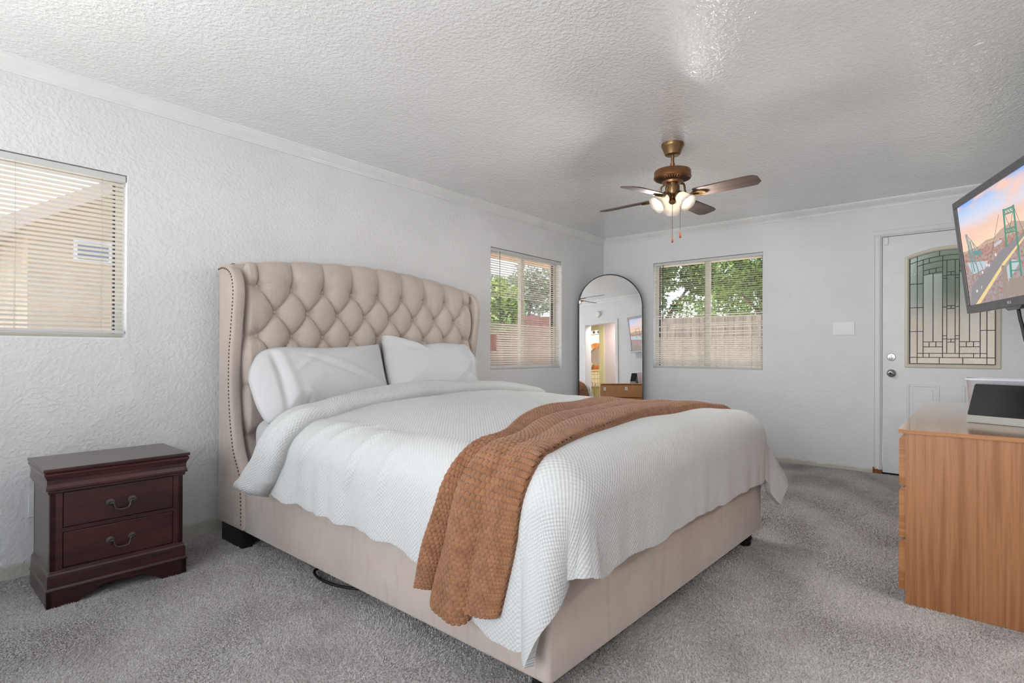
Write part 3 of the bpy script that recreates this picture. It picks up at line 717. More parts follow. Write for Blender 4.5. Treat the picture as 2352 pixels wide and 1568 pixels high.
# rails, foot panel, legs
B().prism([(1.300, 2.935), (1.262, .915), (1.312, .915), (1.350, 2.935)], 'Z', .085, .385, .012, 3, capbev=False).build('side_rail', M_velvet, bed, 40)
B().prism([(3.158, 2.935), (3.130, .880), (3.080, .880), (3.108, 2.935)], 'Z', .085, .385, .012, 3, capbev=False).build('side_rail', M_velvet, bed, 40)
B().prism([(1.258, .914), (3.134, .868), (3.136, .930), (1.260, .976)], 'Z', .085, .402, .016, 3, capbev=False).build('foot_panel', M_velvet, bed, 40)
B().box(1.36, 3.08, .98, 3.0, .22, .30).build('slat_base', M_darkvoid, bed)
B().box(1.288, 1.345, 2.917, 3.165, 0, .096, .003).build('leg', M_blackwood, bed); B().box(3.123, 3.180, 2.917, 3.165, 0, .096, .003).build('leg', M_blackwood, bed)
for x, y in ((3.075, .935), (1.325, .985)):
    B().lathe([(0, 0), (.022, 0), (.027, .006), (.030, .018), (.030, .026), (.026, .029), (.032, .034), (.035, .044), (.033, .052), (.028, .055), (.036, .062), (.040, .074), (.040, .090), (0, .090)], 24, (x, y, 0)).build('leg', M_blackwood, bed, 40)

mt = B().box(1.372, 3.055, 1.03, 3.005, .302, .668, .075, 6).build('mattress', M_sheet, None, 60); tag(mt, 'mattress in a white fitted sheet showing between the pillow and the folded duvet', 'mattress')

# ---- duvet: flat cloth coordinates (X,Y) draped over the mattress block
XL, XR, YF_, RD = 1.345, 3.000, .970, .12
_ph = RNG.uniform(0, 6.28, (40,)); 
def wob(t, base, k): 
    return sum(math.cos(_ph[k + i] * 3) * .0 + np.sin(t * base * (1 + .63 * i) + _ph[k + i]) / (1 + i) for i in range(4)) / 2.0
def topz(x, y):
    bx = np.clip(np.abs((x - 2.17) / .83), 0, 1); fy = sstep(.97, 1.9, y)
    z = .702 + .068 * (1 - bx ** 2.6) * (.40 + .60 * fy)
    z += .0045 * np.sin(x * 5.1 + y * 7.3 + 1) * np.sin(y * 4.2 - x * 2.2) + .003 * np.sin(x * 11 - y * 9)
    # soft creases running across the top towards the head
    for (a, b_, c_, wd, am) in ((.25, 1, 2.62, .035, .010), (.12, 1, 2.26, .03, .008), (.32, 1, 2.95, .04, .008)):
        z += am * np.exp(-((a * x + b_ * y - c_) / wd) ** 2) * sstep(1.35, 1.7, x) * (1 - sstep(2.5, 2.95, x))
    return z
def drape(X, Y, offn=0.0, ripple=1.0):
    X = np.asarray(X, float); Y = np.asarray(Y, float)
    sx_ = np.where(X < XL, -1.0, 1.0); dx = np.maximum(XL - X, 0) + np.maximum(X - XR, 0); dy = np.maximum(YF_ - Y, 0)
    dist = np.hypot(dx, dy); nz = np.maximum(dist, 1e-9); n0 = sx_ * dx / nz; n1 = -dy / nz
    cx = np.clip(X, XL, XR); cy = np.maximum(Y, YF_)
    th = np.clip(dist / RD, 0, PI / 2); ext = np.maximum(dist - RD * PI / 2, 0)
    phi = np.arctan2(dy, dx)
    # flare: the far foot corner sticks out sideways, the rest hangs almost plumb
    far = np.where(X > XR, np.exp(-((phi - .62) / .42) ** 2), 0) * .58
    side = np.where((X > XR) & (dy <= 0), .22 * np.exp(-((Y - 1.0) / .25) ** 2), 0)
    fl = np.clip(far + side, 0, .8)
    out = RD * np.sin(th) + ext * fl; down = RD * (1 - np.cos(th)) + ext * np.sqrt(1 - fl ** 2)
    # ripples of the hanging part
    s = np.where(dy > 0, np.where(dx > 0, phi * .55 * np.where(X < XL, 1, 1) + np.where(X < XL, 0, 3), cx + 1.3), Y + 5)
    w = sstep(.10, .42, dist)
    rip = ripple * w * (.014 * np.sin(s * 21 + 1.2 * np.sin(s * 5)) + .010 * np.sin(s * 37 + 2 * np.sin(s * 9)))
    cone = np.where((dx > 0) & (dy > 0) & (X < XL), sstep(.2, .5, dist) * .030 * np.sin(phi * 6.0 - 1.0), 0)
    out = out + rip * np.where(dy > 0, .2, .5) + cone + .006
    z = topz(cx, cy) - down
    # diagonal pull wrinkles on the near side
    if ripple:
        for (a, b_, L, am, wd) in (((1.36, 1.98), (1.13, 2.17), 1, .013, .016), ((1.36, 1.70), (1.10, 1.83), 1, .013, .018), ((1.40, 1.83), (1.22, 1.98), 1, .009, .014), ((1.33, 2.22), (1.15, 2.36), 1, .010, .016), ((1.28, 1.55), (1.08, 1.62), 1, .009, .02)):
            ax, ay = a; bx, by = b_; ll = math.hypot(bx - ax, by - ay); ux, uy = (bx - ax) / ll, (by - ay) / ll
            t = ((X - ax) * ux + (Y - ay) * uy) / ll; q = (X - ax) * -uy + (Y - ay) * ux
            offa = am * np.exp(-(q / wd) ** 2) * sstep(-.15, .3, t) * (1 - sstep(.7, 1.15, t))
            out = out + offa * np.sin(th); z = z + offa * np.cos(th)
    flat = dist < 1e-9
    nx_ = np.sin(th) * n0; ny_ = np.sin(th) * n1; nz_ = np.cos(th)
    x = cx + n0 * np.where(flat, 0, out) + nx_ * offn; y = cy + n1 * np.where(flat, 0, out) + ny_ * offn; z = z + nz_ * offn
    return np.stack([x, y, z], -1)
def hemlen(zh, ztop_=.705): return ztop_ - zh - RD + RD * PI / 2
def coons(Lc, Rc, Tc, Bc):
    """Lc,Rc: (n,2) bottom->top; Bc,Tc: (m,2) left->right"""
    n, m = len(Lc), len(Bc); v = np.linspace(0, 1, n)[:, None, None]; u = np.linspace(0, 1, m)[None, :, None]
    return (1 - u) * Lc[:, None] + u * Rc[:, None] + (1 - v) * Bc[None] + v * Tc[None] - ((1 - v) * (1 - u) * Bc[0] + (1 - v) * u * Bc[-1] + v * (1 - u) * Tc[0] + v * u * Tc[-1])
nD, mD = 230, 260
yL = np.array([2.54, 2.36, 2.2, 2.0, 1.74, 1.6, 1.46, 1.28, 1.10, .97, .86, .80]); zL = np.array([.415, .388, .382, .378, .383, .368, .352, .285, .215, .195, .190, .19])
Lc = np.stack([XL - np.array([hemlen(z) for z in zL]), yL], 1)[::-1]
Lc = resample(catmull(Lc, 6), n=nD)
Lc[:, 0] += .008 * wob(Lc[:, 1], 30, 0) * sstep(.0, .15, np.linspace(0, 1, nD))
corner = Lc[0].copy()
xB_ = np.array([1.10, XL, 1.48, 1.8, 2.2, 2.6, 2.9]); zB_ = np.array([.33, .392, .390, .372, .372, .366, .372])
Bp = [corner] + [(x, YF_ - hemlen(z)) for x, z in zip(xB_[1:], zB_[1:])] + [(3.06, .585), (3.29, .51)]
Bc = resample(catmull(np.array([tuple(p) for p in Bp]), 8), n=mD)
Bc[:, 1] += .005 * wob(Bc[:, 0], 26, 8) * sstep(1.3, 1.45, Bc[:, 0]) * (1 - sstep(2.95, 3.1, Bc[:, 0]))
Rc = resample(catmull(np.array([tuple(Bc[-1]), (3.42, .90), (3.40, 1.3), (3.40, 2.0), (3.40, 2.54)]), 8), n=nD)
Tc = np.stack([np.linspace(Lc[-1][0], Rc[-1][0], mD), 2.54 - .17 * sstep(.0, .10, np.linspace(0, 1, mD)) * (1 - sstep(.85, .97, np.linspace(0, 1, mD)))], 1)
G = coons(Lc, Rc, Tc, Bc)
Vd = drape(G[..., 0], G[..., 1])
# curl the hem under so that the edge reads as a filled, rounded quilt
dv = from_arrays('duvet', Vd.reshape(-1, 3), gridF(nD, mD), M_waffle, None, uv=G.reshape(-1, 2))
so = dv.modifiers.new('thickness', 'SOLIDIFY'); so.thickness = .030; so.offset = -1; so.use_even_offset = False
be = dv.modifiers.new('round', 'BEVEL'); be.width = .011; be.segments = 3; be.limit_method = 'ANGLE'; be.angle_limit = math.radians(60)
tag(dv, 'white waffle weave duvet covering the bed, its near corner hanging low', 'duvet')
# folded back band at the head end, part of the duvet
nf, mf = 200, 40
Xf = np.linspace(XL - .405, XR + .405, nf); Vf = np.zeros((nf, mf, 3)); UVf = np.zeros((nf, mf, 2))
for i, X in enumerate(Xf):
    t = i / (nf - 1); endk = math.sqrt(max(0, 1 - max(0, (abs(t - .5) * 2 - .955) / .045) ** 2)) if abs(t - .5) * 2 > .955 else 1
    yb = np.interp(X, [.95, 1.03, 1.12, 1.25, 1.4, 1.7, 2.3, 3.0, 3.4], [2.45, 2.34, 2.275, 2.225, 2.205, 2.21, 2.235, 2.26, 2.33]) + .006 * math.sin(X * 13)
    wd = np.interp(X, [.95, 1.05, 1.2, 1.4, 1.7, 3.0, 3.4], [.30, .26, .195, .19, .23, .25, .30]); ht = (.098 + .006 * math.sin(X * 7)) * (.35 + .65 * endk)
    a = np.linspace(0, 2 * PI, mf, endpoint=False)
    ca, sa = np.cos(a), np.sin(a)
    Yc = yb + wd / 2 - wd / 2 * np.sign(ca) * np.abs(ca) ** .8 * (.85 + .15 * endk)
    on = ht * .5 + ht * .5 * np.sign(sa) * np.abs(sa) ** .75 - .004
    Vf[i] = drape(np.full(mf, X), Yc, on, .35); UVf[i] = np.stack([np.full(mf, X), a / (2 * PI) * wd * 2.1], 1)
F = gridF(nf, mf, True).tolist()
V2 = Vf.reshape(-1, 3); F2 = F + [list(range(mf))] + [list(range((nf - 1) * mf, nf * mf))[::-1]]
me = bpy.data.meshes.new('folded_band'); me.from_pydata(V2.tolist(), [], F2)
uvl = me.uv_layers.new(name='UVMap'); idx = np.empty(len(me.loops), np.int32); me.loops.foreach_get('vertex_index', idx); uvl.data.foreach_set('uv', UVf.reshape(-1, 2).astype(np.float32)[idx].ravel())
me.polygons.foreach_set('use_smooth', [True] * len(me.polygons)); me.materials.append(M_waffle)
fb_ = bpy.data.objects.new('folded_band', me); C.objects.link(fb_); fb_.parent = dv

# ---- knitted throw, following the duvet
Lp = np.array([(.815, 1.395), (.95, 1.36), (1.12, 1.30), (1.27, 1.245), (1.42, 1.245), (1.65, 1.345), (2.0, 1.43), (2.5, 1.53), (2.85, 1.50), (3.1, 1.40), (3.42, 1.30)])
Rp = np.array([(.84, 1.03), (.95, 1.005), (1.10, .972), (1.25, .955), (1.45, .99), (1.75, 1.035), (2.15, 1.06), (2.6, 1.055), (2.95, 1.03), (3.15, .985), (3.42, .93)])
nt = 1150; mt_ = 250
Lr = catmull(Lp, 20); Rr_ = catmull(Rp, 20)
mid = (Lr + Rr_) / 2; dd_ = np.r_[0, np.cumsum(np.linalg.norm(np.diff(mid, axis=0), axis=1))]
aa = np.linspace(0, dd_[-1], nt)
Lr = np.stack([np.interp(aa, dd_, Lr[:, i]) for i in range(2)], 1); Rr_ = np.stack([np.interp(aa, dd_, Rr_[:, i]) for i in range(2)], 1)
v = np.linspace(0, 1, mt_)[None, :]; A = aa[:, None]
vw = v + .055 * np.sin(2 * PI * v * 1.4 + 1.1 + A * .9)
ph = 2 * PI * 2.6 * vw + .55 * np.sin(A * 2.1 + .6) + .5 * np.sin(A * 1.3) - .9
amp = .75 + .25 * np.sin(A * 1.7 + 1)
edge = sstep(0, .045, v) * sstep(0, .045, 1 - v)
vv = v + .105 * np.sin(ph) * amp * sstep(0, .14, v) * sstep(0, .14, 1 - v)
pl = .008 + .024 * ((1 + np.cos(ph)) / 2) ** .75 * 2.1 * amp * (.72 + .28 * np.sin(5.2 * v + 1.9 * A + .3)) * (1 - .25 * sstep(1.9, 2.5, A))
Wc = .62
# ragged hem at the near end: each pleat ends at its own length
ragged = (.010 * np.cos(ph * .9 + .5) + .055 * np.exp(-((v - .5) / .22) ** 2) - .036 + .012 * v) * np.exp(-A / .12)
P2 = Lr[:, None, :] * (1 - vv[..., None]) + Rr_[:, None, :] * vv[..., None]
P2[..., 0] += -ragged
# stitch relief
pr, pw = .0140, .0128
ra = A / pr + 0 * v; bb_ = v * Wc / pw
def bead(row_off):
    k = np.round(ra - row_off) + row_off; par = np.mod(np.round(k * 2), 2) * .5 if False else np.mod(np.round(k - row_off) * 1.0, 2) * .5
    da = ra - k; db = bb_ + par - np.round(bb_ + par)
    da2 = da + .30 * (np.abs(db) * 2) ** 2 - .1
    return np.sqrt(np.maximum(0, 1 - (da2 / .54) ** 2 - (db / .64) ** 2))
h = bead(0.0)
pl = (pl * (.35 + .65 * edge) + 0.0105 * h * (.5 + .5 * edge)) 
Vt = drape(P2[..., 0], P2[..., 1], pl + .012, 1.0)
th_ = from_arrays('knitted_throw', Vt.reshape(-1, 3), gridF(nt, mt_), M_knit, None)
so = th_.modifiers.new('thickness', 'SOLIDIFY'); so.thickness = .007; so.offset = -1
tag(th_, 'rust brown chunky knitted throw draped across the foot of the bed', 'throw')

# ---- pillows
TLv = np.array([0, .6, .8]); NRM = np.array([0, -.8, .6]); ORG = np.array([0, 2.70, .70])
def pillow(name, label, outline, front, back, fn, group):
    o2 = catmull(outline, 10, True); n = len(o2); rings = 30; c = o2.mean(0)
    V = []; 
    rr = np.linspace(0, 1, rings)
    for side in (1, -1):
        for r in rr[::-1] if side == 1 else rr[:-1]:
            rq = r ** .85; P = c + (o2 - c) * rq
            T = (1 - rq ** 2.6) ** .62 if rq < 1 else 0
            hh = (front if side == 1 else -back) * T + (fn(P[:, 0], P[:, 1], rq) if side == 1 else 0)
            Q = ORG[None] + np.outer(P[:, 0], [1, 0, 0]) + np.outer(P[:, 1], TLv) + np.outer(np.broadcast_to(hh, n), NRM)
            V.append(Q)
    # stitch: front rings from rim to centre, then back from centre to rim
    V = np.concatenate([V[0][None] if False else np.array(V[:rings]), np.array(V[rings:])], 0)
    R_ = V.shape[0]
    F = gridF(R_, n, True).tolist()
    # close rim: last ring of the back to first ring of the front
    k = np.arange(n); F += np.stack([(R_ - 1) * n + k, k, (k + 1) % n, (R_ - 1) * n + (k + 1) % n], 1).tolist()
    o = from_arrays(name, V.reshape(-1, 3), F, M_pillow, None)
    bm = bmesh.new(); bm.from_mesh(o.data); bmesh.ops.remove_doubles(bm, verts=bm.verts[:], dist=2e-4); bmesh.ops.recalc_face_normals(bm, faces=bm.faces[:]); bm.to_mesh(o.data); bm.free()
    o.data.polygons.foreach_set('use_smooth', [True] * len(o.data.polygons))
    return tag(o, label, 'pillow', group)
def ridge(x, y, ax, ay, bx, by, wd, am):
    ll = math.hypot(bx - ax, by - ay); ux, uy = (bx - ax) / ll, (by - ay) / ll
    t = ((x - ax) * ux + (y - ay) * uy) / ll; q = -(x - ax) * uy + (y - ay) * ux
    return am * np.exp(-(q / wd) ** 2) * sstep(-.2, .25, t) * (1 - sstep(.75, 1.2, t))
def fnA(x, y, r):
    f = (1 - r ** 6) if r < 1 else 0
    h = .004 * np.sin(x * 9 + 1) * np.sin(y * 14) - ridge(x, y, 1.425, .40, 1.40, -.01, .016, .024) + ridge(x, y, 1.46, .38, 1.46, .02, .03, .012)
    h += ridge(x, y, 1.62, .34, 2.08, .13, .02, .007) - ridge(x, y, 1.60, .31, 2.06, .10, .016, .006) + ridge(x, y, 1.50, .22, 1.66, .33, .016, .006) + ridge(x, y, 1.52, .10, 1.62, .03, .018, .010) - ridge(x, y, 1.54, .06, 1.50, -.01, .014, .012)
    return h * f
def fnB(x, y, r):
    f = (1 - r ** 6) if r < 1 else 0
    h = .004 * np.sin(x * 8) * np.sin(y * 12 + 1) + ridge(x, y, 2.30, .46, 2.48, .40, .02, .010) - ridge(x, y, 2.34, .42, 2.50, .37, .016, .006)
    h += ridge(x, y, 2.62, .10, 2.86, .26, .018, .006) - ridge(x, y, 2.70, .12, 2.88, .22, .014, .005) + ridge(x, y, 2.95, .42, 2.92, .20, .02, .012)
    return h * f
oA = [(1.404, .428), (1.50, .436), (1.712, .430), (1.952, .443), (2.150, .462), (2.176, .455), (2.150, .338), (2.118, .22), (2.090, .112), (2.05, .09), (1.798, .042), (1.574, .02), (1.44, -.012), (1.345, -.032), (1.268, -.034), (1.240, .05), (1.236, .15), (1.243, .245), (1.285, .330), (1.340, .400)]
oA = [((x - 1.7) * .965 + 1.725, t) for x, t in oA]
oB = [(2.238, .525), (2.252, .532), (2.314, .505), (2.439, .458), (2.694, .483), (2.92, .478), (3.000, .468), (3.018, .39), (3.03, .305), (2.975, .24), (2.93, .14), (2.90, .07), (2.478, .04), (2.16, .06), (2.125, .10), (2.166, .303)]
pillow('pillow', 'left white pillow with its open pillowcase end drooping over the bed side', oA, .105, .03, fnA, 'pillows against the headboard')
pillow('pillow', 'right white pillow with a pointed upper corner leaning on the tufted headboard', oB, .095, .03, fnB, 'pillows against the headboard')
# cord loop on the carpet under the bed rail
pc = catmull([(1.45, 2.36, .012), (1.36, 2.33, .02), (1.335, 2.25, .014), (1.35, 2.14, .008), (1.40, 2.02, .010), (1.50, 1.96, .010)], 10)
tag(B().tube(pc, .006, 8).build('power_cord', M_black, None, 60), 'black cord looping out from under the bed side rail', 'cord')

# ================================================================== NIGHTSTAND
ns_ = thing('nightstand', 'dark cherry two drawer nightstand with bail handles left of the bed', 'nightstand', (.482, 2.822, 0), -.02)
W_, D_ = .504, .370
def nbuild(b, name, mat, parent=ns_, smooth=None): return b.build(name, mat, parent, smooth, world=False)
b = B()
fr = [(0, 0), (.100, 0), (.118, .014), (.142, .022), (.162, .034), (.180, .048), (.335, .048), (.352, .034), (.372, .022), (.390, .014), (.406, 0), (W_, 0), (W_, .064), (0, .064)]
b.prism(fr, 'Y', 0, .018)
sdp = [(0, 0), (D_, 0), (D_, .064), (0, .064)]
b.prism(sdp, 'X', 0, .018); b.prism(sdp, 'X', W_ - .018, W_)
def ring(e, z): return (-e, W_ + e, -e, D_, z)
b.loft([ring(-.001, .064), ring(.003, .066), ring(.003, .072), ring(-.002, .080), ring(-.003, .118), ring(-.004, .128), ring(-.010, .136), ring(-.010, .140), ring(-.014, .144)])
nbuild(b, 'base_moulding', M_cherry)
b = B(); x0_, x1_ = .012, W_ - .012
b.box(x0_, x0_ + .018, .012, D_, .14, .462); b.box(x1_ - .018, x1_, .012, D_, .14, .462); b.box(x0_, x1_, D_ - .02, D_, .14, .462)
b.box(x0_, .052, .012, .035, .14, .462); b.box(.452, x1_, .012, .035, .14, .462); b.box(.052, .452, .012, .035, .296, .313); b.box(.052, .452, .012, .035, .14, .1495); b.box(.052, .452, .012, .035, .4575, .464)
nbuild(b, 'body', M_cherry)
nbuild(B().box(.04, .46, .034, .05, .142, .460), 'drawer_cavity', M_darkvoid)
b = B(); b.loft([ring(-.012, .456), ring(-.006, .458), ring(-.004, .464), ring(-.006, .468), ring(.003, .473), ring(.003, .482), ring(-.001, .497), ring(-.001, .512), ring(.004, .526), ring(.009, .534), ring(.009, .541), ring(.004, .545), ring(.004, .549)])
nbuild(b, 'cornice', M_cherry)
nbuild(B().box(-.012, W_ + .012, -.012, D_, .548, .561, .003), 'top', M_cherry)
for z0, z1, zh in ((.3155, .4555, .384), (.1520, .2940, .223)):
    dr = nbuild(B().box(.0545, .4495, .009, .03, z0, z1, .002), 'drawer', M_cherry)
    for x in (.212, .292): nbuild(B().lathe([(0, 0), (.0165, 0), (.0165, .0015), (.012, .003), (.006, .004), (.006, .012), (.0035, .016), (0, .017)], 20, mat=Matrix.Translation((x, .009, zh)) @ Matrix.Rotation(PI / 2, 4, 'X')), 'rosette', M_pewter, dr, 40)
    pts = catmull([(.212, -.004, zh), (.221, -.007, zh), (.2235, -.008, zh - .012), (.230, -.010, zh - .027), (.252, -.011, zh - .031), (.274, -.010, zh - .027), (.2805, -.008, zh - .012), (.283, -.007, zh), (.292, -.004, zh)], 5)
    nbuild(B().tube(pts, .0032, 8), 'handle', M_pewter, dr, 60)

# ================================================================== DRESSER
ds = thing('dresser', 'oak six drawer dresser with handle-less fronts under the television', 'dresser', (3.66, 0, 0))
DX, DE, DYf, DYb = 2.789, 4.535, .210, -.27
B().box(DX - .004, DE + .004, DYb, DYf + .024, .7055, .722, .0012).build('top', [M_oakx], ds)
B().box(DX - .0052, DX - .0038, DYb, DYf + .024, .7055, .7215, .0004).build('edge_band', M_oaky, ds)
for x in (DX, DE - .018): B().box(x, x + .018, DYb + .004, DYf, .0, .7055).build('side_panel', M_oak, ds)
B().box(DX + .018, DE - .018, DYb + .004, DYb + .012, .01, .7055).build('back_panel', M_oak, ds)
B().box(DX + .018, DE - .018, DYf - .03, DYf - .012, .0, .05).build('plinth', M_oak, ds)
B().box(DX + .018, DE - .018, DYf - .05, DYf - .022, .05, .7055).build('drawer_cavity', M_darkvoid, ds)
xm = (DX + DE) / 2
for ci, (xa, xb_) in enumerate(((DX + .003, xm - .002), (xm + .002, DE - .003))):
    for z0, z1 in ((.490, .700), (.274, .484), (.058, .268)):
        d_ = B().prism([(DYf - .02, z0), (DYf + .022, z0), (DYf + .022, z1 - .019), (DYf + .003, z1 - .001), (DYf - .02, z1 - .001)], 'X', xa, xb_).build('drawer', M_oakx if False else M_oaky, ds)
M_lockw = simple('white_child_lock', (226, 228, 226), .5); M_lockb = simple('blue_child_lock', (140, 172, 200), .5)
for x, z in ((2.90, .626), (3.36, .634)):
    k = B().box(x - .024, x + .024, DYf + .022, DYf + .0245, z - .026, z + .026, .004).build('child_lock', M_lockw, ds); B().lathe([(0, 0), (.014, 0), (.013, .001), (0, .0012)], mat=Matrix.Translation((x, DYf + .0245, z)) @ Matrix.Rotation(-PI / 2, 4, 'X')).build('knob', M_lockb, k)
# things on the dresser
spk = thing('speaker', 'black glossy tabletop speaker with a silver base on the dresser', 'speaker', (3.27, .02, .722))
sv = Vector((-.07, -.19, 0)).normalized(); sn = Vector((-sv.y, sv.x, 0)) * -1      # sv runs along the face, sn points out of the face
def sp(a, d, z): p = Vector((3.27, .02, .722)) + sv * a - sn * d; return (p.x, p.y, p.z + z)
def slab(name, a0, a1, z0, z1, d0, d1, lean, mat, bev=.003, top=None):
    b = bmesh.new(); vs = []
    for a, d, z in ((a0, d0, z0), (a1, d0, z0), (a1, d1, z0), (a0, d1, z0), (a0 , d0, z1), (a1, d0, z1), (a1, d1, z1), (a0, d1, z1)): vs.append(b.verts.new(sp(a + (.02 if z == z1 and a == a0 and top else 0), d + z * lean, z)))
    for f in ((0, 1, 2, 3), (4, 7, 6, 5), (0, 4, 5, 1), (1, 5, 6, 2), (2, 6, 7, 3), (3, 7, 4, 0)): b.faces.new([vs[i] for i in f])
    bmesh.ops.recalc_face_normals(b, faces=b.faces[:])
    bmesh.ops.bevel(b, geom=b.edges[:], offset=bev, segments=2, affect='EDGES'); return B().merge(b).build(name, mat, spk)
slab('base', 0, .36, .001, .034, 0, .10, .16, M_silver); slab('front_grille', .001, .36, 0.034, .176, .001, .10, .16, M_gloss, .003, True)
b = B()
bn = thing('plastic_bin', 'white rounded plastic bin on the dresser behind the black speaker', 'bin', (3.50, -.15, .722))
def rrect(cx, cy, hx, hy, r, z, n=6, ang=0):
    P = []
    for k, (sx__, sy__) in enumerate(((1, 1), (-1, 1), (-1, -1), (1, -1))):
        for i in range(n + 1):
            a = PI / 2 * (k + i / n); x, y = sx__ * (hx - r) + r * math.cos(a), sy__ * (hy - r) + r * math.sin(a)
            P.append((cx + x * math.cos(ang) - y * math.sin(ang), cy + x * math.sin(ang) + y * math.cos(ang), z))
    return P
lo = []; top = .722 + .197
for hx, z in ((.065, .7225), (.074, .726), (.090, top - .012), (.094, top - .010), (.094, top - .002), (.090, top), (.086, top - .004), (.078, .74), (.0, .738)):
    lo.append(rrect(3.49, -.145, max(hx, .03), max(hx, .03) + .075, min(.045, max(hx, .03) * .6), z))
Vb = np.array(lo); from_arrays('shell', Vb.reshape(-1, 3), gridF(Vb.shape[0], Vb.shape[1], True), simple('translucent_white', (232, 233, 240), .3), bn)
mp_ = thing('media_player', 'flat black media box lying on the dresser beside the white bin', 'media box', (3.84, -.15, .722))
B().box(3.70, 3.98, -.25, -.06, .724, .768, .004).build('case', M_black, mp_)

# ================================================================== TELEVISION
yawT, tiltT = math.radians(17.89), math.radians(6.473)
uT = Vector((math.cos(yawT), math.sin(yawT), 0)); n0T = Vector((-math.sin(yawT), math.cos(yawT), 0))
vT = Vector((0, 0, 1)) * math.cos(tiltT) + n0T * math.sin(tiltT); nT = n0T * math.cos(tiltT) - Vector((0, 0, 1)) * math.sin(tiltT)
tvo = thing('television', 'flat television with a dark grey bezel on a swing mount above the dresser', 'television', (3.56, -.119, 1.584))
tvo.rotation_euler = Matrix((uT, nT, vT)).transposed().to_euler()
def tb(b, name, mat, parent=tvo, smooth=None): return b.build(name, mat, parent, smooth, world=False)
hw_, hh_ = .553, .3215
b = B(); b.box(-hw_, hw_, -.05, .006, hh_ - .038, hh_, .004); b.box(-hw_, hw_, -.05, .006, -hh_, -.277, .004); b.box(-hw_, -.509, -.05, .006, -.277, hh_ - .038, .003); b.box(.509, hw_, -.05, .006, -.277, hh_ - .038, .003)
tb(b, 'bezel', M_gray)
tb(B().box(-.50, .50, -.075, -.045, -.27, .27, .012), 'rear_housing', M_black)
tb(B().prism([(-.09, -.318), (-.06, -.338), (.06, -.338), (.09, -.318)], 'Y', -.02, .003), 'sensor_housing', M_gray)
def screenmat(name, stops, noise=None):
    m = bpy.data.materials.new(name); m.use_nodes = True; t = m.node_tree; t.nodes.clear()
    o = t.nodes.new('ShaderNodeOutputMaterial'); e = t.nodes.new('ShaderNodeEmission'); e.inputs[1].default_value = 1.05
    tcn = t.nodes.new('ShaderNodeTexCoord'); s = t.nodes.new('ShaderNodeSeparateXYZ'); t.links.new(tcn.outputs['Object'], s.inputs[0])
    mr = t.nodes.new('ShaderNodeMapRange'); mr.inputs[1].default_value = -.28; mr.inputs[2].default_value = .285; t.links.new(s.outputs['Z'], mr.inputs[0])
    r = t.nodes.new('ShaderNodeValToRGB'); el = r.color_ramp.elements
    while len(el) > 1: el.remove(el[-1])
    el[0].position = stops[0][0]; el[0].color = lin(stops[0][1])
    for p, c in stops[1:]: q = el.new(p); q.color = lin(c)
    t.links.new(mr.outputs[0], r.inputs[0]); col = r.outputs[0]
    if noise:
        sc, c2, lo_, hi_ = noise; mp2 = t.nodes.new('ShaderNodeMapping'); mp2.inputs['Scale'].default_value = sc; mp2.inputs['Rotation'].default_value = (0, .5, 0); t.links.new(tcn.outputs['Object'], mp2.inputs[0])
        nz = t.nodes.new('ShaderNodeTexNoise'); nz.inputs['Scale'].default_value = 1; nz.inputs['Detail'].default_value = 5; t.links.new(mp2.outputs[0], nz.inputs['Vector'])
        cr = t.nodes.new('ShaderNodeValToRGB'); cr.color_ramp.elements[0].position = lo_; cr.color_ramp.elements[0].color = (0, 0, 0, 1); cr.color_ramp.elements[1].position = hi_; cr.color_ramp.elements[1].color = (1, 1, 1, 1)
        t.links.new(nz.outputs['Fac'], cr.inputs[0]); mx = t.nodes.new('ShaderNodeMixRGB'); t.links.new(cr.outputs[0], mx.inputs[0]); t.links.new(col, mx.inputs[1]); mx.inputs[2].default_value = lin(c2); col = mx.outputs[0]
    t.links.new(col, e.inputs[0]); t.links.new(e.outputs[0], o.inputs[0]); return m
scr = tb(B().box(-.511, .511, -.012, -.002, -.279, .285), 'screen', M_gloss)
pm = [screenmat('picture_sky', [(.52, (250, 224, 186)), (.62, (250, 218, 190)), (.70, (244, 206, 190)), (.80, (222, 222, 236)), (.92, (192, 212, 244)), (1, (140, 182, 240))], ((3.2, 1, 11), (250, 208, 190), .46, .66)),
      screenmat('picture_port', [(0, (168, 164, 168)), (.3, (176, 168, 168)), (.5, (186, 156, 146)), (.545, (212, 192, 172))], ((34, 1, 70), (176, 122, 112), .44, .66)),
      emit('picture_teal', (104, 162, 142), .95), emit('picture_road', (156, 150, 154), 1.0), emit('picture_gold', (244, 220, 160), 1.0), emit('picture_water', (206, 214, 222), .95), emit('picture_concrete', (172, 158, 148), .95), emit('picture_teal_pale', (128, 164, 164), .95), emit('picture_hill', (206, 180, 164), .95), emit('picture_white', (240, 238, 234), .95), emit('picture_cable', (140, 136, 122), .95)]
def clip(p): return (min(.511, max(-.511, p[0])), min(.285, max(-.279, p[1])))
pb = bmesh.new(); lay = [0]
def pp_(mi, pts):
    lay[0] += 1; f = pb.faces.new([pb.verts.new((p[0], -.0019 + .00003 * lay[0], p[1])) for p in map(clip, pts)]); f.material_index = mi
    if f.normal.length == 0: f.normal_update()
def ps(mi, a, c, wd): 
    d = Vector((c[0] - a[0], c[1] - a[1])).normalized(); n = Vector((-d.y, d.x)) * wd / 2
    pp_(mi, [(a[0] + n.x, a[1] + n.y), (c[0] + n.x, c[1] + n.y), (c[0] - n.x, c[1] - n.y), (a[0] - n.x, a[1] - n.y)])
pp_(0, [(-.511, .0), (.511, .0), (.511, .285), (-.511, .285)])
pp_(1, [(-.511, -.279), (.511, -.279), (.511, .028), (-.511, .012)])
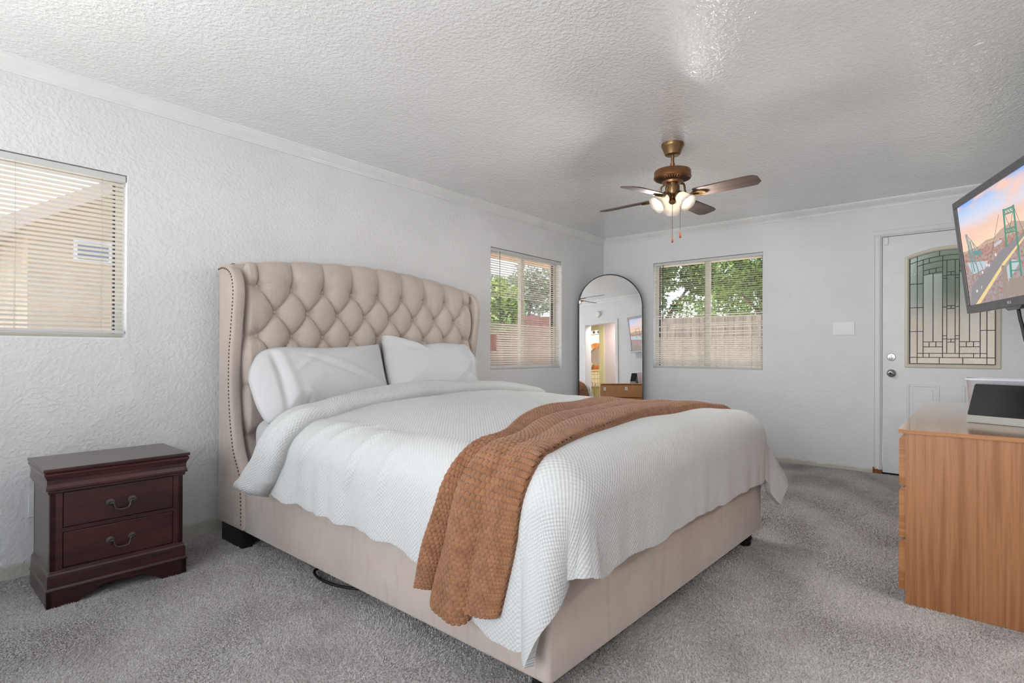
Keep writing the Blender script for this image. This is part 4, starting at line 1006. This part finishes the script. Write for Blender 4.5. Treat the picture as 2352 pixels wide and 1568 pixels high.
pp_(8, [(.30, .026), (.20, .040), (.11, .036), (.03, .058), (-.10, .075), (-.20, .05), (-.35, .06), (-.511, .04), (-.511, .012)])
pp_(5, [(.477, -.037), (.209, -.066), (.264, -.101), (.42, -.111)]); pp_(5, [(.12, .005), (.03, .012), (.03, -.002), (.12, -.012)]); pp_(5, [(.02, -.13), (-.05, -.10), (-.12, -.12), (.02, -.2)]); pp_(5, [(-.2, -.03), (-.511, -.02), (-.511, -.08), (-.2, -.10)])
pp_(6, [(.01, -.183), (-.135, -.202), (-.511, -.21), (-.511, -.279), (.035, -.266)])
pp_(2, [(-.038, -.105), (-.015, -.101), (-.004, -.182), (-.027, -.184)])
pp_(3, [(.501, -.279), (.423, -.281), (.033, -.105), (-.188, -.021), (-.194, -.001), (.011, -.028), (.458, -.173)])
pp_(4, [(.439, -.283), (.377, -.285), (.038, -.116), (-.186, -.026), (-.191, -.014), (.044, -.098)])
pp_(6, [(.069, -.111), (.021, -.119), (.041, -.266), (.099, -.269)]); pp_(6, [(.15, -.20), (.135, -.20), (.14, -.279), (.19, -.279)]); pp_(6, [(.24, -.24), (.225, -.235), (.23, -.279), (.25, -.279)])
for a, c in (((.024, .133), (.184, -.076)), ((-.137, .125), (-.192, -.006)), ((-.03, .13), (-.10, .0)), ((-.13, .13), (-.03, -.01))): ps(10, a, c, .004)
for a, c in (((-.031, .147), (-.012, -.034)), ((-.131, .143), (-.114, -.19))): ps(2, a, c, .017)
ps(2, (-.029, .140), (-.131, .136), .008); ps(2, (-.027, .119), (-.127, .113), .006); ps(2, (-.022, .05), (-.121, .042), .006); ps(2, (-.02, .032), (-.119, .022), .006)
for k in range(4):
    for z0, z1 in ((.138, .117), (.047, .028)): x = -.031 - k * .024; ps(2, (x, z0), (x - .024, z1), .004); ps(2, (x, z1), (x - .024, z0), .004)
ps(2, (-.015, -.11), (-.115, -.12), .006); ps(2, (-.012, -.15), (-.112, -.16), .006)
for dx in (-.24, -.34): ps(2, (dx, .10), (dx + .012, -.06), .012)
ps(2, (-.24, .096), (-.34, .094), .007)
ps(7, (.439, .118), (.385, -.10), .014); ps(7, (.422, .116), (.37, -.06), .008); ps(7, (.395, .073), (.335, -.12), .012); ps(7, (.372, .072), (.28, -.10), .007); ps(7, (.43, .09), (.41, -.15), .008)
ps(7, (.439, .118), (.372, .07), .004); ps(7, (.38, .073), (.27, -.02), .005)
pp_(7, [(.377, .012), (.266, .0), (.261, -.024), (.371, -.014)])
for x, z in ((.30, -.125), (.21, -.10), (.235, -.095), (.40, -.215), (.12, -.06)): pp_(9, [(x, z), (x - .02, z + .003), (x - .02, z + .016), (x, z + .014)])
ps(9, (.33, -.20), (.318, -.185), .006)
pme = bpy.data.meshes.new('picture'); pb.normal_update(); bmesh.ops.recalc_face_normals(pb, faces=pb.faces[:]); pb.to_mesh(pme); pb.free()
po = bpy.data.objects.new('picture', pme); C.objects.link(po); po.parent = scr
for m in pm: pme.materials.append(m)
# maker's lettering on the lower bezel
fc = bpy.data.curves.new('lettering', 'FONT'); fc.body = 'RCA'; fc.size = .0195; fc.extrude = .0006; fc.align_x = 'CENTER'; fc.align_y = 'CENTER'
fo = bpy.data.objects.new('lettering_curve', fc); C.objects.link(fo); dg = bpy.context.evaluated_depsgraph_get()
lm = bpy.data.meshes.new_from_object(fo.evaluated_get(dg)); bpy.data.objects.remove(fo)
lm.transform(Matrix(((-1, 0, 0, .020), (0, 0, 1, .0068), (0, 1, 0, -.300), (0, 0, 0, 1))))
lo_ = bpy.data.objects.new('lettering', lm); C.objects.link(lo_); lo_.parent = tvo; lm.materials.clear(); lm.materials.append(simple('pale_lettering', (214, 214, 214), .4))
RT_ = Matrix((uT, nT, vT)).transposed(); Tc_ = Vector((3.56, -.119, 1.584)); inv = RT_.transposed()
def tl_(p): return tuple(inv @ (Vector(p) - Tc_))
b = B(); b.box(-.12, .12, -.09, -.072, -.12, .12, .003)
b.tube([(0, -.09, 0), tl_((3.60, -.30, 1.58)), tl_((3.64, YD + .02, 1.58))], .02, 8)
tb(b, 'swing_mount', M_black)
for k, dx in enumerate((0.0, .012)):
    a0 = RT_ @ Vector((.0 - dx, -.015, -.335)) + Tc_
    pts = catmull([a0, a0 + Vector((-.01 - dx, -.012, -.08)), a0 + Vector((-.045 - dx * 3, -.05, -.22)), (3.44 - dx * 5, -.36, .95), (3.43, -.40, .70), (3.43, -.41, .45)], 6)
    tb(B().tube([tl_(p) for p in pts], .006 - .001 * k, 8), 'power_cord', M_black, tvo, 60)

# ================================================================== ARCHED MIRROR
mr_ = thing('floor_mirror', 'tall arched floor mirror with a thin black frame leaning across the corner', 'mirror', (5.242, 2.995, .005))
mz = Vector((.0248, .0212, .99947)); mx_ = Vector((.6497, -.7602, 0)).normalized(); my = mz.cross(mx_).normalized()
mr_.rotation_euler = Matrix((mx_, my, mz)).transposed().to_euler()
def archpts(hw, top, bot, n=40):
    c = top - hw; return [(-hw, bot)] + [(-hw * math.cos(PI * i / n), c + hw * math.sin(PI * i / n)) for i in range(n + 1)] + [(hw, bot)]
o_, i_ = archpts(.352, 1.884, 0), archpts(.3435, 1.8755, .0085)
V = []; F = []; n = len(o_)
for pts, y in ((o_, .022), (o_, -.008), (i_, -.008), (i_, .003)): V += [(x, y, z) for x, z in pts]
for k in range(3):
    for j in range(n): F.append((k * n + j, k * n + (j + 1) % n, (k + 1) * n + (j + 1) % n, (k + 1) * n + j))
me = bpy.data.meshes.new('frame'); me.from_pydata(V, [], F); me.materials.append(M_blackwood); fo = bpy.data.objects.new('frame', me); C.objects.link(fo); fo.parent = mr_
B().prism(i_, 'Y', .0005, .004).build('looking_glass', M_mirror, mr_, world=False)
B().prism(archpts(.350, 1.882, .002), 'Y', .0045, .021).build('backing', M_blackwood, mr_, world=False)

# ================================================================== CEILING FAN
fx, fy_ = 3.309, 1.455
fan = thing('ceiling_fan', 'four blade ceiling fan with antique brass housing and frosted bell lamps', 'ceiling fan', (fx, fy_, HC))
O = (fx, fy_, 0)
B().lathe([(0, HC), (.070, HC), (.070, 2.341), (.068, 2.336), (.064, 2.330), (.047, 2.287), (.042, 2.284), (0, 2.284)], 40, O).build('canopy', M_brass, fan, 35)
B().lathe([(.0105, 2.29), (.0105, 2.22)], 20, O).lathe([(.0145, 2.232), (.0145, 2.190)], 20, O).build('downrod', M_copper, fan, 35)
mo = B().lathe([(0, 2.196), (.035, 2.196), (.090, 2.190), (.110, 2.184), (.113, 2.178), (.113, 2.152), (.1155, 2.146), (.1155, 2.139), (.110, 2.133), (.062, 2.117), (.058, 2.105), (0, 2.105)], 48, O).build('motor_housing', M_copper, fan, 30)
b = B()
for i in range(40):
    a = 2 * PI * i / 40; c, s = math.cos(a), math.sin(a); q = Vector((c, s, 0)); t = Vector((-s, c, 0))
    r0, z0, r1, z1 = .068, 2.1180, .106, 2.1310; wv0, wv1 = .0025, .0042
    P0, P1 = Vector(O) + q * r0 + Vector((0, 0, z0)), Vector(O) + q * r1 + Vector((0, 0, z1))
    b.poly([P0 - t * wv0, P1 - t * wv1, P1 + t * wv1, P0 + t * wv0])
b.build('vent_slots', M_darkvoid, mo)
B().lathe([(0, 2.112), (.034, 2.112), (.034, 2.094), (.043, 2.092), (.0445, 2.084), (.0445, 2.045), (.040, 2.034), (.026, 2.028), (.018, 2.024), (.012, 2.012), (.020, 2.000), (.023, 1.990), (.018, 1.980), (.008, 1.974), (0, 1.974)], 32, O).build('switch_housing', M_brass, fan, 35)
irons = []
for k, ad in enumerate((-94, -4, 86, 176)):
    a = math.radians(ad); rz = Matrix.Translation((fx, fy_, 2.018)) @ Matrix.Rotation(a, 4, 'Z'); pitch = Matrix.Rotation(math.radians(-11), 4, 'X')
    bl = bmesh.new(); ol = [(.150, -.045), (.165, -.052), (.47, -.062), (.515, -.056), (.533, -.036), (.533, .030), (.505, .058), (.47, .062), (.165, .052), (.150, .045)]
    V0 = [bl.verts.new((x, y, 0)) for x, y in ol]; V1 = [bl.verts.new((x, y, .006)) for x, y in ol]; bl.faces.new(V0[::-1]); bl.faces.new(V1)
    for i in range(len(ol)): bl.faces.new((V0[i], V0[(i + 1) % len(ol)], V1[(i + 1) % len(ol)], V1[i]))
    # keep the blade's own grain direction: mesh along local X, object carries the turn
    me = bpy.data.meshes.new('blade'); bl.to_mesh(me); bl.free(); me.materials.append(M_blade)
    bo = bpy.data.objects.new('blade', me); C.objects.link(bo); bo.parent = fan; bo.matrix_local = Matrix.Translation(-Vector(fan.location)) @ rz @ Matrix.Rotation(math.radians(5.5 if ad == 176 else 0), 4, 'Y') @ pitch
    b = B(); b.tube(catmull([(.052, 0, 2.100 - 2.018), (.072, 0, .070), (.085, 0, .020), (.105, 0, -.004), (.135, 0, -.006)], 5), .0065, 8)
    el = [(.175 + .045 * math.cos(t), .024 * math.sin(t), -.007) for t in np.linspace(0, 2 * PI, 25)]; b.tube(el, .004, 6, False)
    b.prism([(.125, -.012), (.165, -.040), (.200, -.018), (.225, 0), (.200, .018), (.165, .040), (.125, .012)], 'Z', -.004, -.0005)
    me = b.build('blade_iron', M_brass, bo, 50, world=False)
rdir = Vector((.643, -.766, 0))
for ad in (144, -96, 24):
    a = math.radians(ad); ax = Vector((math.cos(a) * math.sin(math.radians(48)), math.sin(a) * math.sin(math.radians(48)), -math.cos(math.radians(48))))
    st = Vector((fx, fy_, 2.032)) + Vector((math.cos(a), math.sin(a), 0)) * .032
    rot = ax.to_track_quat('Z', 'Y').to_matrix().to_4x4(); m = Matrix.Translation(st) @ rot
    ft = B().lathe([(0, -.004), (.020, -.002), (.030, .006), (.031, .022), (.029, .022)], 24, mat=m).build('lamp_fitter', M_brass, fan, 40)
    def mod(t, f): return 1 + .012 * math.cos(36 * t) + .05 * f ** 6 * math.cos(6 * t)
    prof_ = [(.026, .012), (.030, .020), (.036, .032), (.040, .048), (.042, .064), (.045, .080), (.052, .096), (.060, .107)]
    B().lathe(prof_ + [(r - .0025, z) for r, z in prof_[::-1]], 144, mat=m, mod=lambda t, f: mod(t, 1 - abs(2 * f - 1))).build('lamp_shade', M_shade, ft, 80)
    bp = st + ax * .062
    B().sphere(bp, .015, (1, 1, 1.3), 16, 10).build('bulb', M_bulb, ft, 80)
    l = bpy.data.lights.new('lamp', 'AREA'); l.shape = 'DISK'; l.size = .085; l.energy = 7.0; l.color = (1, .985, .965)
    lo2 = bpy.data.objects.new('lamp', l); C.objects.link(lo2); lo2.location = st + ax * .114; lo2.rotation_euler = ax.to_track_quat('-Z', 'Y').to_euler()
M_pull = simple('reddish_wood_pull', (128, 66, 40), .4)
for q, z1, base in ((Vector((0, 0, 0)), 1.765, 1.978), (rdir * .047 + Vector((-.766, -.643, 0)) * .01, 1.793, 2.06)):
    p = Vector((fx, fy_, 0)) + q
    ch_ = B().tube([p + Vector((0, 0, base)), p + Vector((0, 0, z1))], .0016, 6).build('pull_chain', M_pewter, fan)
    B().lathe([(0, z1 + .008), (.003, z1 + .006), (.0035, z1 - .004), (.0055, z1 - .014), (.0065, z1 - .024), (.005, z1 - .032), (0, z1 - .035)], 16, (p.x, p.y, 0)).build('pull_knob', M_pull, ch_, 50)

# ================================================================== WHAT THE MIRROR SHOWS: doorway, hall, bathroom
b = B(); cw = .062
b.box(1.822 - cw, 1.822, YD, YD + .014, 0, 1.885 + cw, .003); b.box(2.563, 2.563 + cw, YD, YD + .014, 0, 1.885 + cw, .003); b.box(1.822, 2.563, YD, YD + .014, 1.885, 1.885 + cw, .003)
struct(b.build('trim_10', M_trim))
M_pink = simple('pale_pink_paint', (226, 208, 206), .6); M_yellow = simple('pale_yellow_paint', (232, 222, 170), .45); M_bathw = simple('bath_paint', (236, 232, 218), .6)
struct(B().box(-.9, 3.4, -2.75, YD - TH, -.06, 0).build('floor_2', simple('hall_floor', (168, 150, 128), .6)))
struct(B().box(-.9, 3.4, -2.75, YD - TH, 2.10, 2.16).build('ceiling_2', M_bathw))
b = B(); b.box(1.474, 3.4, -1.62, -1.5, 0, 2.10); b.box(-.9, .30, -1.62, -1.5, 0, 2.10); b.box(.30, 1.474, -1.62, -1.5, 2.0, 2.10); struct(b.build('wall_hall', M_pink))
b = B(); b.box(1.343, 1.474, -1.64, -1.48, 0, 2.0); b.box(.30, .40, -1.64, -1.48, 0, 2.0); b.box(.40, 1.343, -1.64, -1.48, 1.94, 2.0); struct(b.build('trim_12', M_yellow))
struct(B().box(3.3, 3.4, -1.5, YD - TH, 0, 2.10).box(-.9, -.8, -2.65, YD - TH, 0, 2.10).box(1.5, 1.6, -2.65, -1.62, 0, 2.10).build('wall_bath_side', M_bathw))
struct(B().box(-.8, 1.5, -2.75, -2.65, 0, 2.10).build('wall_bath', M_bathw))
def tilemat():
    t = NT('beige_tile'); br = t.n('TexBrick'); br.offset = 0; br.inputs['Scale'].default_value = 1; br.inputs['Brick Width'].default_value = .108; br.inputs['Row Height'].default_value = .108; br.inputs['Mortar Size'].default_value = .005
    br.inputs['Color1'].default_value = lin((238, 226, 190)); br.inputs['Color2'].default_value = lin((234, 220, 182)); br.inputs['Mortar'].default_value = lin((170, 158, 124))
    v = t.n('TexCoord'); mp3 = t.n('Mapping'); mp3.inputs['Rotation'].default_value = (PI / 2, 0, 0); t.l(v.outputs['Object'], mp3.inputs[0]); t.l(mp3.outputs[0], br.inputs['Vector'])
    t.set(Base_Color=br.outputs['Color'], Roughness=.25); return t.m
struct(B().box(-.8, 1.5, -2.65, -2.64, .69, 1.06).build('trim_13', tilemat()))
struct(B().box(-.8, 1.5, -2.65, -2.62, 1.06, 1.085).build('trim_14', M_yellow))
vc = thing('vanity_cabinet', 'pale yellow bathroom vanity cabinet seen in the mirror through the doorway', 'cabinet', (.35, -2.4, 0))
B().box(-.35, 1.05, -2.60, -2.12, 0, .66).build('body', M_yellow, vc); B().box(-.37, 1.07, -2.62, -2.10, .66, .69, .004).build('worktop', M_white, vc)
for x in (-.3, .03, .36, .69):
    d_ = B().box(x, x + .30, -2.12, -2.105, .08, .62, .004).build('door', M_yellow, vc); B().box(x + .05, x + .25, -2.106, -2.098, .14, .54, .006).build('raised_panel', M_yellow, d_)
fa = thing('faucet', 'chrome faucet with two handles on the bathroom vanity', 'faucet', (.26, -2.5, .69))
B().tube(catmull([(.26, -2.52, .69), (.26, -2.52, .76), (.26, -2.47, .79), (.26, -2.42, .76)], 5), .012).build('spout', M_nickel, fa, 60)
for x in (.16, .36): B().lathe([(0, .69), (.026, .69), (.022, .72), (.014, .735), (.02, .75), (0, .755)], 16, (x, -2.5, 0)).build('handle', M_nickel, fa, 40)
rm = thing('wall_mirror', 'round bathroom mirror framed with wedges of reclaimed wood', 'mirror', (.285, -2.65, 1.40))
WM = [simple('reclaimed_wood_%s' % n, c, .6, nscale=9, namp=.15) for n, c in (('orange', (186, 112, 58)), ('brown', (146, 92, 54)), ('pale', (214, 190, 156)), ('tan', (198, 140, 88)))]
for i in range(24):
    a0, a1 = 2 * PI * i / 24 + .006, 2 * PI * (i + 1) / 24 - .006
    B().prism([(.285 + r * math.cos(a), 1.40 + r * math.sin(a)) for r, a in ((.212, a0), (.345, a0), (.345, a1), (.212, a1))], 'Y', -2.648, -2.625).build('frame_wedge', WM[(i * 7 + i // 3) % 4], rm)
B().lathe([(0, 0), (.214, 0), (.214, .006), (0, .006)], 64, mat=Matrix.Translation((.285, -2.648, 1.40)) @ Matrix.Rotation(-PI / 2, 4, 'X')).build('looking_glass', M_mirror, rm)
vl = thing('vanity_light', 'white bar light with round globe lamps above the bathroom mirror', 'light fixture', (.25, -2.65, 2.0))
B().box(-.1, .6, -2.65, -2.60, 1.96, 2.05, .004).build('bar', M_white, vl)
for x in (-.03, .11, .25, .39, .53): B().lathe([(0, 0), (.035, 0), (.03, .015), (0, .02)], 20, mat=Matrix.Translation((x, -2.60, 2.005)) @ Matrix.Rotation(-PI / 2, 4, 'X')).build('socket', M_pewter, vl)
area('bath_ceiling_lamp', (.4, -2.1, 2.09), (0, 0, -1), .5, .5, 16, (1, .94, .80)); area('added_hall_fill', (2.2, -1.05, 2.09), (0, 0, -1), .5, .4, 18, (1, .97, .94))  # the hall light is added, unseen, to brighten the hall and bedroom
sm = thing('smoke_detector', 'round white smoke detector above the bedroom doorway, seen in the arched mirror', 'smoke detector', (2.154, YD, 2.075))
B().lathe([(0, 0), (.062, 0), (.062, .016), (.052, .030), (.03, .034), (0, .034)], 32, mat=Matrix.Translation((2.154, YD, 2.075)) @ Matrix.Rotation(-PI / 2, 4, 'X')).build('case', M_white, sm, 40)
rc = thing('rattan_chair', 'reddish rattan chair with a rounded back beside the doorway, seen in the arched mirror', 'chair', (1.68, -.35, 0))
M_rattan = simple('rattan', (178, 112, 72), .6, nscale=40, namp=.15, bump=.6, bscale=120, bdist=.006)
yb_ = -.17; xc_ = 1.68; 
b = B(); n = 15
for i in range(n):
    z = .46 + .27 * i / (n - 1); hw2 = .335 * math.sqrt(max(.04, 1 - ((z - .46) / .285) ** 2))
    b.tube([(xc_ - hw2, yb_ - .05, z), (xc_, yb_, z), (xc_ + hw2, yb_ - .05, z)], .0095, 6)
b.build('backrest', M_rattan, rc, 60)
B().tube([(xc_ + .335 * math.cos(t), yb_ - .05 * abs(math.cos(t)), .46 + .275 * math.sin(t)) for t in np.linspace(0, PI, 25)], .014, 8).build('back_hoop', M_rattan, rc, 60)
B().box(xc_ - .27, xc_ + .27, yb_ - .32, yb_ - .03, .42, .46, .015).build('seat', M_rattan, rc)
for sx3 in (-1, 1):
    for yy in (yb_ - .07, yb_ - .30): B().tube([(xc_ + sx3 * .23, yy, .43), (xc_ + sx3 * .25, yy, 0)], [.016, .012]).build('leg', M_rattan, rc, 60)
